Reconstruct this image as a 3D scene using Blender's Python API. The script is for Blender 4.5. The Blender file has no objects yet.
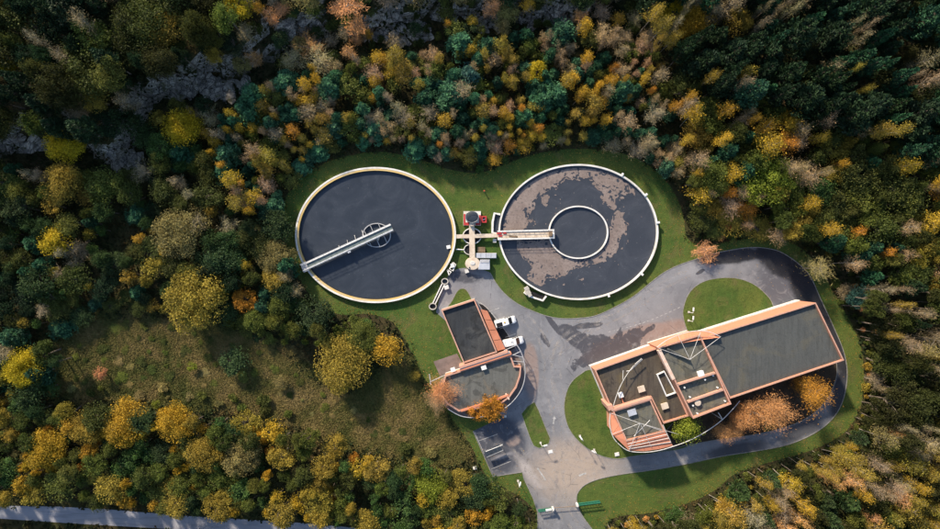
import bpy, math, random
import numpy as np
from mathutils import Vector

random.seed(7)
RNG = np.random.default_rng(11)
SC = bpy.context.scene
COL = SC.collection
R = math.radians

# ------------------------------------------------------------------ camera, sky, sun, exposure
S = 0.25            # metres on the ground per photo pixel
CAM_H = 150.0       # drone height
cam_d = bpy.data.cameras.new('camera')
cam_d.sensor_fit = 'HORIZONTAL'
cam_d.sensor_width = 36.0
cam_d.lens = 18.0 / (470 * S / CAM_H)
cam_d.clip_start = 1.0
cam_d.clip_end = 6000.0
cam = bpy.data.objects.new('camera', cam_d)
cam.location = (0, 0, CAM_H)
COL.objects.link(cam)
SC.camera = cam

SUN_EL = 28.0
SUN_AZ = math.degrees(math.atan2(-0.52, 0.86))     # seen from above, clockwise from +Y
world = bpy.data.worlds.new('World')
SC.world = world
world.use_nodes = True
wn = world.node_tree
wn.nodes.clear()
sky = wn.nodes.new('ShaderNodeTexSky')
sky.sky_type = 'NISHITA'
sky.sun_disc = False
sky.sun_elevation = R(SUN_EL)
sky.sun_rotation = R(SUN_AZ)
sky.air_density = 1.0
sky.dust_density = 1.0
bg = wn.nodes.new('ShaderNodeBackground')
bg.inputs['Strength'].default_value = 0.13
wo = wn.nodes.new('ShaderNodeOutputWorld')
wn.links.new(sky.outputs[0], bg.inputs[0])
wn.links.new(bg.outputs[0], wo.inputs[0])

sun_d = bpy.data.lights.new('sun', 'SUN')
sun_d.energy = 4.2
sun_d.angle = R(3.0)
sun_d.color = (1.0, 0.86, 0.68)
sun = bpy.data.objects.new('sun', sun_d)
sd = Vector((0.52 * math.cos(R(SUN_EL)), -0.86 * math.cos(R(SUN_EL)), -math.sin(R(SUN_EL)))).normalized()
sun.rotation_euler = sd.to_track_quat('-Z', 'Y').to_euler()
sun.location = (-60, 90, 120)
COL.objects.link(sun)

SC.view_settings.view_transform = 'Standard'
SC.view_settings.look = 'None'
SC.view_settings.gamma = 1.0
SC.view_settings.use_curve_mapping = False
SC.view_settings.exposure = 0.95
SC.render.engine = 'CYCLES'
SC.cycles.max_bounces = 5
SC.cycles.diffuse_bounces = 2
SC.cycles.transmission_bounces = 2
SC.cycles.use_denoising = True


# ------------------------------------------------------------------ coordinates
def P(px, py, z=0.0):
    k = S * (CAM_H - z) / CAM_H
    return ((px - 470.0) * k, (264.5 - py) * k, z)


def PP(pts, z=0.0):
    return [P(x, y, z)[:2] for x, y in pts]


def inside(pts, poly):
    pts = np.atleast_2d(np.asarray(pts, float))
    x, y = pts[:, 0], pts[:, 1]
    r = np.zeros(len(pts), bool)
    n = len(poly)
    for i in range(n):
        x0, y0 = poly[i]
        x1, y1 = poly[(i + 1) % n]
        if y0 == y1:
            continue
        c = ((y0 > y) != (y1 > y)) & (x < (x1 - x0) * (y - y0) / (y1 - y0) + x0)
        r ^= c
    return r


def edge_dist(pts, poly, closed=True):
    pts = np.atleast_2d(np.asarray(pts, float))
    best = np.full(len(pts), 1e9)
    n = len(poly)
    for i in range(n if closed else n - 1):
        a = np.array(poly[i], float)
        b = np.array(poly[(i + 1) % n], float)
        d = b - a
        L = max((d * d).sum(), 1e-9)
        t = np.clip(((pts - a) @ d) / L, 0, 1)
        q = a + t[:, None] * d
        best = np.minimum(best, np.hypot(*(pts - q).T))
    return best


def smooth(pts, n=6, closed=True):
    """Catmull-Rom through the points."""
    out = []
    m = len(pts)
    rng = range(m) if closed else range(m - 1)
    for i in rng:
        if closed:
            p0, p1, p2, p3 = (pts[(i + k) % m] for k in (-1, 0, 1, 2))
        else:
            p0, p1, p2, p3 = pts[max(i - 1, 0)], pts[i], pts[i + 1], pts[min(i + 2, m - 1)]
        for k in range(n):
            t = k / n
            out.append(tuple(0.5 * ((2 * p1[a]) + (-p0[a] + p2[a]) * t + (2 * p0[a] - 5 * p1[a] + 4 * p2[a] - p3[a]) * t * t
                                    + (-p0[a] + 3 * p1[a] - 3 * p2[a] + p3[a]) * t ** 3) for a in (0, 1)))
    if not closed:
        out.append(tuple(pts[-1]))
    return out


def area2(poly):
    return sum(poly[i][0] * poly[(i + 1) % len(poly)][1] - poly[(i + 1) % len(poly)][0] * poly[i][1] for i in range(len(poly)))


def ccw(poly):
    return list(poly) if area2(poly) > 0 else list(reversed(poly))


def inset(poly, d):
    """move every edge of a ccw polygon inwards by d"""
    n = len(poly)
    out = []
    for i in range(n):
        a, b, c = np.array(poly[i - 1]), np.array(poly[i]), np.array(poly[(i + 1) % n])
        e1 = (b - a) / max(np.linalg.norm(b - a), 1e-9)
        e2 = (c - b) / max(np.linalg.norm(c - b), 1e-9)
        n1 = np.array((-e1[1], e1[0]))
        n2 = np.array((-e2[1], e2[0]))
        m = n1 + n2
        L = np.linalg.norm(m)
        m = m / max(L, 1e-6)
        k = d / max(m @ n1, 0.35)
        out.append(tuple(b + m * k))
    return out


# ------------------------------------------------------------------ materials
class Nodes:
    def __init__(self, name):
        self.m = bpy.data.materials.new(name)
        self.m.use_nodes = True
        self.t = self.m.node_tree
        self.b = self.t.nodes['Principled BSDF']
        self.out = self.t.nodes['Material Output']
        g = self.t.nodes.new('ShaderNodeNewGeometry')
        self.pos = g.outputs['Position']
        self.geo = g

    def set(self, sock, v):
        if isinstance(v, bpy.types.NodeSocket):
            self.t.links.new(v, sock)
        else:
            if sock.type == 'RGBA' and not hasattr(v, '__len__'):
                v = (v, v, v, 1)
            if sock.type == 'RGBA' and len(v) == 3:
                v = (*v, 1)
            sock.default_value = v

    def math(self, op, a, b=0.0, clamp=False):
        n = self.t.nodes.new('ShaderNodeMath')
        n.operation = op
        n.use_clamp = clamp
        self.set(n.inputs[0], a)
        self.set(n.inputs[1], b)
        return n.outputs[0]

    def noise(self, scale, detail=4, rough=0.6, vec=None, dist=0.0):
        n = self.t.nodes.new('ShaderNodeTexNoise')
        n.inputs['Scale'].default_value = scale
        n.inputs['Detail'].default_value = detail
        n.inputs['Roughness'].default_value = rough
        n.inputs['Distortion'].default_value = dist
        self.t.links.new(vec if vec is not None else self.pos, n.inputs['Vector'])
        return n.outputs['Fac']

    def scaled(self, sx, sy, sz, rot=0.0):
        n = self.t.nodes.new('ShaderNodeMapping')
        n.inputs['Scale'].default_value = (sx, sy, sz)
        n.inputs['Rotation'].default_value = (0, 0, rot)
        self.t.links.new(self.pos, n.inputs['Vector'])
        return n.outputs[0]

    def ramp(self, v, lo, hi, a=0.0, b=1.0):
        n = self.t.nodes.new('ShaderNodeMapRange')
        n.interpolation_type = 'SMOOTHSTEP'
        self.set(n.inputs[0], v)
        for i, q in enumerate((lo, hi, a, b)):
            n.inputs[i + 1].default_value = q
        return n.outputs[0]

    def mix(self, f, a, b, mode='MIX'):
        n = self.t.nodes.new('ShaderNodeMix')
        n.data_type = 'RGBA'
        n.blend_type = mode
        self.set(n.inputs[0], f)
        self.set(n.inputs[6], a)
        self.set(n.inputs[7], b)
        return n.outputs[2]

    def spot(self, px, py, rx, ry, rot=0.0, edge=0.5, ragged=0.35, nscale=0.35):
        """1 inside a ragged elliptical stain lying at a place on the ground"""
        x, y, _ = P(px, py)
        n = self.t.nodes.new('ShaderNodeVectorMath')
        n.operation = 'SUBTRACT'
        self.t.links.new(self.pos, n.inputs[0])
        n.inputs[1].default_value = (x, y, 0)
        mp = self.t.nodes.new('ShaderNodeMapping')
        mp.vector_type = 'TEXTURE'
        mp.inputs['Rotation'].default_value = (0, 0, rot)
        mp.inputs['Scale'].default_value = (rx * S, ry * S, 1000)
        self.t.links.new(n.outputs[0], mp.inputs[0])
        ln = self.t.nodes.new('ShaderNodeVectorMath')
        ln.operation = 'LENGTH'
        self.t.links.new(mp.outputs[0], ln.inputs[0])
        d = ln.outputs['Value']
        nz = self.noise(nscale, 5, 0.65)
        d = self.math('ADD', d, self.math('MULTIPLY', self.math('SUBTRACT', nz, 0.5), ragged * 2))
        return self.ramp(d, 1.0 - edge, 1.0, 1.0, 0.0)

    def bump(self, h, strength, dist=0.05):
        n = self.t.nodes.new('ShaderNodeBump')
        n.inputs['Strength'].default_value = strength
        n.inputs['Distance'].default_value = dist
        self.t.links.new(h, n.inputs['Height'])
        self.t.links.new(n.outputs[0], self.b.inputs['Normal'])

    def finish(self, color, rough=0.8, metal=0.0, spec=0.3):
        self.set(self.b.inputs['Base Color'], color)
        self.set(self.b.inputs['Roughness'], rough)
        self.b.inputs['Metallic'].default_value = metal
        self.b.inputs['Specular IOR Level'].default_value = spec
        return self.m


def worn(name, c, dark=0.6, scale=1.2, rough=0.75, metal=0.0, amount=0.7, stain=None, fine=8.0, spec=0.3):
    """paint, concrete or felt with blotches, streaks and fine grain"""
    n = Nodes(name)
    big = n.ramp(n.noise(scale, 6, 0.65), 0.38, 0.68)
    col = n.mix(n.math('MULTIPLY', big, amount), c, stain or tuple(v * dark for v in c))
    g = n.ramp(n.noise(fine, 3, 0.6), 0.3, 0.75)
    col = n.mix(n.math('MULTIPLY', g, 0.25), col, tuple(v * 0.5 for v in c))
    n.bump(n.noise(fine * 1.5, 4, 0.6), 0.25, 0.02)
    return n.finish(col, rough, metal, spec)


M = {}
M['concrete'] = worn('concrete', (0.50, 0.46, 0.40), 0.55, 0.8, 0.85)
M['white_rim'] = worn('white_rim', (0.72, 0.70, 0.66), 0.62, 0.5, 0.7, amount=0.6, stain=(0.45, 0.40, 0.30))
M['ochre_rim'] = worn('ochre_rim', (0.60, 0.34, 0.07), 0.6, 0.35, 0.7, amount=0.8, stain=(0.42, 0.30, 0.14))
M['cream_rim'] = worn('cream_rim', (0.60, 0.42, 0.15), 0.6, 0.5, 0.7, amount=0.8, stain=(0.58, 0.46, 0.27))
M['walkway'] = worn('walkway', (0.60, 0.51, 0.40), 0.6, 0.9, 0.85, amount=0.6, stain=(0.40, 0.28, 0.20))
M['steel'] = worn('steel', (0.45, 0.46, 0.47), 0.6, 0.7, 0.45, metal=0.3)
M['grating'] = worn('grating', (0.16, 0.20, 0.20), 0.6, 1.5, 0.6, metal=0.3)
M['white_paint'] = worn('white_paint', (0.74, 0.73, 0.70), 0.75, 0.9, 0.55, amount=0.5)
M['truss'] = worn('truss', (0.56, 0.54, 0.51), 0.65, 0.9, 0.55)
M['grey_paint'] = worn('grey_paint', (0.42, 0.42, 0.43), 0.7, 0.9, 0.55)
M['galvanised'] = worn('galvanised', (0.50, 0.52, 0.56), 0.7, 0.8, 0.5, metal=0.2)
M['red_paint'] = worn('red_paint', (0.50, 0.045, 0.045), 0.55, 1.2, 0.6, amount=0.7)
M['dark_metal'] = worn('dark_metal', (0.035, 0.045, 0.06), 0.5, 0.9, 0.5)
M['black'] = worn('black', (0.012, 0.012, 0.013), 0.6, 1.0, 0.6)
M['green_paint'] = worn('green_paint', (0.02, 0.13, 0.08), 0.6, 1.0, 0.5)
M['orange_wall'] = worn('orange_wall', (0.50, 0.21, 0.12), 0.55, 0.9, 0.85, amount=0.8, stain=(0.42, 0.23, 0.16))
M['coping'] = worn('coping', (0.54, 0.275, 0.19), 0.6, 1.1, 0.8, amount=0.85, stain=(0.36, 0.25, 0.20))
M['pale_coping'] = worn('pale_coping', (0.66, 0.52, 0.42), 0.6, 0.8, 0.75, amount=0.7, stain=(0.55, 0.30, 0.20))
M['plinth'] = worn('plinth', (0.62, 0.60, 0.56), 0.6, 0.6, 0.85)
M['terracotta'] = worn('terracotta', (0.60, 0.23, 0.13), 0.7, 0.35, 0.8, amount=0.6)
M['glass'] = worn('glass', (0.012, 0.016, 0.022), 0.7, 0.5, 0.08, spec=0.6)
M['tyre'] = worn('tyre', (0.015, 0.015, 0.016), 0.6, 2.0, 0.85)
M['lens'] = worn('lens', (0.55, 0.10, 0.05), 0.7, 1.0, 0.3)
M['car_white'] = worn('car_white', (0.78, 0.78, 0.77), 0.9, 0.4, 0.25, amount=0.3, spec=0.5)
M['marking'] = worn('marking', (0.50, 0.49, 0.47), 0.35, 1.6, 0.8, amount=0.95)
M['kerb'] = worn('kerb', (0.25, 0.24, 0.215), 0.5, 1.4, 0.9, amount=0.8)
M['wood'] = worn('wood', (0.22, 0.15, 0.09), 0.5, 1.2, 0.85)


def roof_felt(name, base, lo, moss=(0.16, 0.13, 0.07), moss_amt=0.5, rot=0.35, wet=0.6):
    n = Nodes(name)
    st = n.noise(1.0, 5, 0.7, n.scaled(1.6, 0.12, 1, rot))
    big = n.noise(0.16, 6, 0.65, dist=0.6)
    col = n.mix(n.ramp(st, 0.35, 0.7), base, lo)
    col = n.mix(n.math('MULTIPLY', n.ramp(big, 0.50, 0.68), moss_amt), col, moss)
    pud = n.noise(0.22, 6, 0.7, None, 1.5)
    col = n.mix(n.math('MULTIPLY', n.ramp(pud, 0.54, 0.60), wet), col, tuple(v * 0.45 for v in lo))
    fine = n.noise(3.5, 5, 0.7)
    col = n.mix(n.math('MULTIPLY', n.ramp(fine, 0.45, 0.75), 0.45), col, tuple(v * 0.4 for v in lo))
    n.bump(fine, 0.3, 0.03)
    return n.finish(col, n.ramp(big, 0.3, 0.7, 0.55, 0.9), 0, 0.3)


M['felt_grey'] = roof_felt('felt_grey', (0.078, 0.082, 0.077), (0.060, 0.063, 0.059), (0.125, 0.110, 0.07), 0.4, 0.3, 0.2)
M['felt_dark'] = roof_felt('felt_dark', (0.032, 0.035, 0.038), (0.022, 0.024, 0.026), (0.085, 0.085, 0.08), 0.5, 0.45)
M['felt_brown'] = roof_felt('felt_brown', (0.085, 0.070, 0.052), (0.05, 0.040, 0.032), (0.13, 0.10, 0.05), 0.8, 0.3)
M['felt_olive'] = roof_felt('felt_olive', (0.13, 0.125, 0.10), (0.09, 0.09, 0.075), (0.17, 0.145, 0.08), 0.7, 0.3)
M['felt_pale'] = roof_felt('felt_pale', (0.118, 0.118, 0.106), (0.088, 0.090, 0.080), (0.19, 0.125, 0.06), 0.7, 0.3)


def mat_water(name, c, c2):
    n = Nodes(name)
    big = n.noise(0.10, 6, 0.65, None, 2.5)
    col = n.mix(n.ramp(big, 0.35, 0.68), c, c2)
    murk = n.noise(0.45, 6, 0.75, None, 3.0)
    col = n.mix(n.math('MULTIPLY', n.ramp(murk, 0.55, 0.75), 0.45), col, tuple(v * 1.7 for v in c2))
    speck = n.noise(2.2, 3, 0.6)
    col = n.mix(n.ramp(speck, 0.70, 0.76), col, (0.15, 0.14, 0.14))
    n.bump(n.noise(1.2, 4, 0.6), 0.25, 0.04)
    n.b.inputs['IOR'].default_value = 1.33
    return n.finish(col, n.ramp(big, 0.3, 0.7, 0.08, 0.3), 0, 0.5)


M['water'] = mat_water('water', (0.029, 0.036, 0.048), (0.038, 0.046, 0.060))
M['water_grey'] = mat_water('water_grey', (0.040, 0.046, 0.058), (0.052, 0.058, 0.071))


def mat_scum():
    n = Nodes('scum')
    a = n.noise(0.35, 6, 0.7)
    col = n.mix(n.ramp(a, 0.3, 0.7), (0.175, 0.135, 0.118), (0.245, 0.198, 0.175))
    b = n.noise(1.6, 5, 0.75)
    col = n.mix(n.ramp(b, 0.48, 0.70), col, (0.105, 0.088, 0.082))
    col = n.mix(n.math('MULTIPLY', n.ramp(n.noise(0.9, 6, 0.8, None, 2.0), 0.55, 0.65), 0.6), col, (0.075, 0.072, 0.078))
    n.bump(b, 0.4, 0.05)
    return n.finish(col, 0.8, 0, 0.25)


M['scum'] = mat_scum()


def mat_asphalt():
    n = Nodes('asphalt')
    big = n.noise(0.07, 6, 0.65, dist=0.8)
    mid = n.noise(0.5, 5, 0.7)
    fine = n.noise(6.0, 3, 0.7)
    col = n.mix(n.ramp(big, 0.35, 0.68), (0.155, 0.158, 0.17), (0.235, 0.235, 0.245))
    # warm tan tint over the junction in front of the gate
    col = n.mix(n.math('MULTIPLY', n.spot(572, 470, 62, 44, 0, 0.7, 0.3, 0.12), 0.85), col, (0.38, 0.30, 0.235))
    # older brown macadam along the works building and beside the small building
    brown = n.math('MAXIMUM', n.spot(635, 343, 64, 17, 0.32, 0.25, 0.25, 0.2), n.spot(531, 372, 9, 34, 0.05, 0.3, 0.2, 0.2))
    col = n.mix(n.math('MULTIPLY', brown, 0.9), col, n.mix(n.ramp(mid, 0.3, 0.7), (0.21, 0.155, 0.135), (0.28, 0.215, 0.19)))
    # dark patched tarmac on the outer bend, tree shade painted in with it
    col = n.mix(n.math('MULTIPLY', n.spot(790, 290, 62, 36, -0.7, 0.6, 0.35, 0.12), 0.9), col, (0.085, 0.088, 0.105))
    col = n.mix(n.math('MULTIPLY', n.spot(700, 266, 50, 8, 0.42, 0.7, 0.5, 0.2), 0.45), col, (0.30, 0.30, 0.31))
    # car park
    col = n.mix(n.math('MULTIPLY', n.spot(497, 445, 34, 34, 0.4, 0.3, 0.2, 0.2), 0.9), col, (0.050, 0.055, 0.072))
    col = n.mix(n.math('MULTIPLY', n.spot(514, 441, 9, 6, 0.4, 0.5, 0.5, 0.5), 0.8), col, (0.32, 0.24, 0.20))
    col = n.mix(n.math('MULTIPLY', n.spot(527, 470, 30, 7, -0.95, 0.8, 0.6, 0.35), 0.75), col, (0.40, 0.36, 0.34))
    col = n.mix(n.math('MULTIPLY', n.spot(503, 456, 18, 3.5, 0.3, 0.8, 0.5, 0.35), 0.6), col, (0.33, 0.31, 0.32))
    # damp tarmac by the pump chamber, stalls by the building
    col = n.mix(n.math('MULTIPLY', n.spot(463, 277, 24, 7, -0.1, 0.5, 0.5, 0.3), 0.9), col, (0.055, 0.058, 0.07))
    # spilled water in front of the building
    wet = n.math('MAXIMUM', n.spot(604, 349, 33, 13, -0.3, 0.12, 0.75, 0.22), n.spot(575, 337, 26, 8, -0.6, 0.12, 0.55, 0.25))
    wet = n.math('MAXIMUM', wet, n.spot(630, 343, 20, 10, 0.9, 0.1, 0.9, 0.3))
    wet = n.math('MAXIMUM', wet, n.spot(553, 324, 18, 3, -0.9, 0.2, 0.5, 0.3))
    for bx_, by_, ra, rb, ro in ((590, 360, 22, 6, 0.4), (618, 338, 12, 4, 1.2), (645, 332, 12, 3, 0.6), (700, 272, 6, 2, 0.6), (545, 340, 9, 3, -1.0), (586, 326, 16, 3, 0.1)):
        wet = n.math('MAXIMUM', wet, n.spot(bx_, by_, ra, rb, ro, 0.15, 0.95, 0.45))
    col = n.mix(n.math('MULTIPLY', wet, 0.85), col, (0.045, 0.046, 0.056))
    # tyre polish running lengthwise, seams and grit
    tr = n.noise(0.3, 6, 0.7, None, 2.0)
    col = n.mix(n.math('MULTIPLY', n.ramp(tr, 0.52, 0.7), 0.4), col, (0.34, 0.33, 0.335))
    blot = n.noise(0.18, 6, 0.75, None, 1.2)
    col = n.mix(n.math('MULTIPLY', n.ramp(blot, 0.56, 0.66), 0.45), col, (0.125, 0.125, 0.14))
    col = n.mix(n.math('MULTIPLY', n.ramp(mid, 0.5, 0.8), 0.35), col, (0.10, 0.10, 0.11))
    for bx_, by_, ra, rb, ro in ((735, 256, 46, 9, 0.12), (778, 262, 34, 15, -0.55), (808, 290, 42, 17, -1.05), (836, 345, 50, 15, -1.15), (845, 390, 40, 14, 1.4)):  # outer bend again: dark tarmac with tree shade painted into its colour
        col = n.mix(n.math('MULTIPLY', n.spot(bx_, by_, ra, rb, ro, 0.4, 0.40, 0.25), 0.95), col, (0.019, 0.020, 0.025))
    for bx_, by_, ra, rb, ro in ((840, 395, 30, 12, 1.2), (800, 430, 36, 12, 0.5), (735, 450, 46, 10, 0.2)):  # lower road: the hall's cast shadow deepened in the tarmac colour
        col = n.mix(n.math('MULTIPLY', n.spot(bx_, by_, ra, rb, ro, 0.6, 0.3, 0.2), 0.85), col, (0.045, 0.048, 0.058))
    v = n.t.nodes.new('ShaderNodeTexVoronoi')
    v.feature = 'DISTANCE_TO_EDGE'
    v.inputs['Scale'].default_value = 0.11
    n.t.links.new(n.pos, v.inputs['Vector'])
    crack = n.math('MULTIPLY', n.ramp(v.outputs['Distance'], 0.0, 0.012, 1, 0), n.ramp(mid, 0.45, 0.6))
    col = n.mix(n.math('MULTIPLY', crack, 0.6), col, (0.05, 0.05, 0.055))
    col = n.mix(n.math('MULTIPLY', n.ramp(fine, 0.4, 0.75), 0.25), col, (0.09, 0.09, 0.09))
    n.bump(fine, 0.3, 0.02)
    rough = n.math('SUBTRACT', 0.9, n.math('MULTIPLY', wet, 0.45))
    return n.finish(col, rough, 0, 0.18)


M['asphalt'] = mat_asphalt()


def mat_highway():
    n = Nodes('highway')
    a = n.noise(0.1, 5, 0.6)
    b = n.noise(1.0, 5, 0.7, n.scaled(0.1, 1.2, 1, 0.09))
    col = n.mix(n.ramp(a, 0.3, 0.7), (0.24, 0.25, 0.28), (0.33, 0.33, 0.36))
    col = n.mix(n.math('MULTIPLY', n.ramp(b, 0.45, 0.7), 0.5), col, (0.14, 0.145, 0.165))
    n.bump(n.noise(6, 3, 0.6), 0.3, 0.02)
    return n.finish(col, 0.85)


M['highway'] = mat_highway()


def mat_lawn():
    n = Nodes('lawn')
    big = n.noise(0.06, 6, 0.65, dist=0.5)
    mid = n.noise(0.55, 5, 0.7)
    fine = n.noise(4.0, 5, 0.75)
    col = n.mix(n.ramp(big, 0.38, 0.62), (0.056, 0.104, 0.022), (0.104, 0.132, 0.030))
    pat = n.noise(0.16, 5, 0.7, dist=1.0)
    col = n.mix(n.math('MULTIPLY', n.ramp(pat, 0.5, 0.68), 0.7), col, (0.125, 0.110, 0.042))
    col = n.mix(n.math('MULTIPLY', n.ramp(mid, 0.46, 0.72), 0.6), col, (0.036, 0.060, 0.014))
    col = n.mix(n.ramp(fine, 0.42, 0.75, 0, 0.8), col, (0.020, 0.032, 0.010))
    mow = n.noise(1.0, 3, 0.6, n.scaled(0.7, 0.10, 1, 0.6), 0.8)
    col = n.mix(n.math('MULTIPLY', n.ramp(mow, 0.5, 0.62), 0.2), col, (0.10, 0.13, 0.03))
    n.bump(n.math('ADD', fine, mid), 0.9, 0.14)
    return n.finish(col, 0.95, 0, 0.1)


M['lawn'] = mat_lawn()


def rock_colour(n):
    a = n.noise(0.35, 6, 0.75)
    b = n.noise(1.0, 6, 0.75, n.scaled(0.9, 0.9, 3.0), 1.0)
    col = n.mix(n.ramp(a, 0.35, 0.65), (0.20, 0.175, 0.14), (0.50, 0.44, 0.35))
    col = n.mix(n.math('MULTIPLY', n.ramp(b, 0.48, 0.58), 0.8), col, (0.075, 0.072, 0.07))
    v = n.t.nodes.new('ShaderNodeTexVoronoi')
    v.feature = 'DISTANCE_TO_EDGE'
    v.inputs['Scale'].default_value = 0.4
    n.t.links.new(n.pos, v.inputs['Vector'])
    col = n.mix(n.ramp(v.outputs['Distance'], 0.0, 0.05, 0.85, 0.0), col, (0.035, 0.034, 0.032))
    return n.mix(n.math('MULTIPLY', n.ramp(n.noise(0.45, 5, 0.7), 0.52, 0.66), 0.75), col, (0.085, 0.085, 0.028))


def mat_ground():
    n = Nodes('ground')
    big = n.noise(0.05, 6, 0.65, dist=0.6)
    mid = n.noise(0.4, 6, 0.7)
    fine = n.noise(2.5, 5, 0.75)
    col = n.mix(n.ramp(big, 0.35, 0.65), (0.050, 0.040, 0.020), (0.048, 0.054, 0.018))
    col = n.mix(n.ramp(mid, 0.45, 0.75, 0, 0.8), col, (0.085, 0.066, 0.030))
    col = n.mix(n.ramp(fine, 0.4, 0.8, 0, 0.8), col, (0.014, 0.016, 0.007))
    sx = n.t.nodes.new('ShaderNodeSeparateXYZ')
    n.t.links.new(n.geo.outputs['True Normal'], sx.inputs[0])
    steep = n.ramp(sx.outputs[2], 0.60, 0.84, 1, 0)
    rock = rock_colour(n)
    col = n.mix(steep, col, rock)
    n.bump(n.math('ADD', fine, mid), 0.9, 0.25)
    return n.finish(col, 0.95, 0, 0.1)


M['ground'] = mat_ground()
M['bed'] = worn('bed', (0.060, 0.042, 0.026), 0.4, 0.6, 0.95, amount=0.8)
M['gravel'] = worn('gravel', (0.20, 0.155, 0.14), 0.6, 0.5, 0.95, amount=0.8, fine=5)


def mat_rock():
    n = Nodes('rock')
    col = rock_colour(n)
    n.bump(n.noise(1.5, 8, 0.75), 1.0, 0.5)
    return n.finish(col, 0.9)


M['rock'] = mat_rock()


def mat_leaf(name, trans=0.35, hue=True, rough=0.65):
    """leaf colour from the tree's own colour, varied leaf by leaf"""
    n = Nodes(name)
    oi = n.t.nodes.new('ShaderNodeObjectInfo')
    at = n.t.nodes.new('ShaderNodeAttribute')
    at.attribute_name = 'tint'
    k = at.outputs['Fac']
    col = n.mix(n.ramp(k, 0.0, 1.0, 0.0, 1.0), n.mix(1.0, oi.outputs['Color'], (0.50, 0.52, 0.55), 'MULTIPLY'),
                n.mix(1.0, oi.outputs['Color'], (1.42, 1.36, 1.15), 'MULTIPLY'))
    n.finish(col, rough, 0, 0.15)
    tr = n.t.nodes.new('ShaderNodeBsdfTranslucent')
    n.t.links.new(col, tr.inputs['Color'])
    mx = n.t.nodes.new('ShaderNodeMixShader')
    mx.inputs[0].default_value = trans
    n.t.links.new(n.b.outputs[0], mx.inputs[1])
    n.t.links.new(tr.outputs[0], mx.inputs[2])
    n.t.links.new(mx.outputs[0], n.out.inputs['Surface'])
    return n.m


M['leaf'] = mat_leaf('leaf')
M['needle'] = mat_leaf('needle', 0.15)
M['twig'] = mat_leaf('twig', 0.05)
M['bark'] = worn('bark', (0.15, 0.12, 0.095), 0.5, 1.5, 0.95)
M['birch_bark'] = worn('birch_bark', (0.30, 0.26, 0.21), 0.4, 1.5, 0.9, amount=0.7)


def mat_scatter(name, stops):
    """ground plants: colour picked blade by blade, and patch by patch"""
    n = Nodes(name)
    at = n.t.nodes.new('ShaderNodeAttribute')
    at.attribute_name = 'tint'
    v = n.math('ADD', n.math('MULTIPLY', at.outputs['Fac'], 0.45), n.math('MULTIPLY', n.ramp(n.noise(0.07, 6, 0.7, None, 1.0), 0.33, 0.67), 0.55))
    r = n.t.nodes.new('ShaderNodeValToRGB')
    n.t.links.new(v, r.inputs[0])
    e = r.color_ramp.elements
    while len(e) < len(stops):
        e.new(0.5)
    for q, (pos, c) in zip(e, stops):
        q.position = pos
        q.color = (*c, 1)
    n.finish(r.outputs[0], 0.85, 0, 0.1)
    tr = n.t.nodes.new('ShaderNodeBsdfTranslucent')
    n.t.links.new(r.outputs[0], tr.inputs['Color'])
    mx = n.t.nodes.new('ShaderNodeMixShader')
    mx.inputs[0].default_value = 0.25
    n.t.links.new(n.b.outputs[0], mx.inputs[1])
    n.t.links.new(tr.outputs[0], mx.inputs[2])
    n.t.links.new(mx.outputs[0], n.out.inputs['Surface'])
    return n.m


M['undergrowth'] = mat_scatter('undergrowth', [(0.1, (0.016, 0.026, 0.012)), (0.4, (0.026, 0.040, 0.015)), (0.65, (0.055, 0.050, 0.020)), (0.9, (0.12, 0.075, 0.030))])
M['meadow'] = mat_scatter('meadow', [(0.1, (0.050, 0.066, 0.020)), (0.4, (0.110, 0.112, 0.034)), (0.7, (0.19, 0.150, 0.056)), (0.95, (0.31, 0.23, 0.10))])
M['verge'] = mat_scatter('verge', [(0.1, (0.026, 0.046, 0.011)), (0.5, (0.055, 0.078, 0.018)), (0.95, (0.10, 0.098, 0.026))])


# ------------------------------------------------------------------ mesh helpers
def tag(o, label=None, cat=None, group=None, kind=None):
    if label:
        o['label'] = label
    if cat:
        o['category'] = cat
    if group:
        o['group'] = group
    if kind:
        o['kind'] = kind
    return o


def empty(name, loc=(0, 0, 0), rz=0.0):
    o = bpy.data.objects.new(name, None)
    o.empty_display_size = 0.5
    o.location = loc
    o.rotation_euler = (0, 0, rz)
    COL.objects.link(o)
    return o


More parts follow.
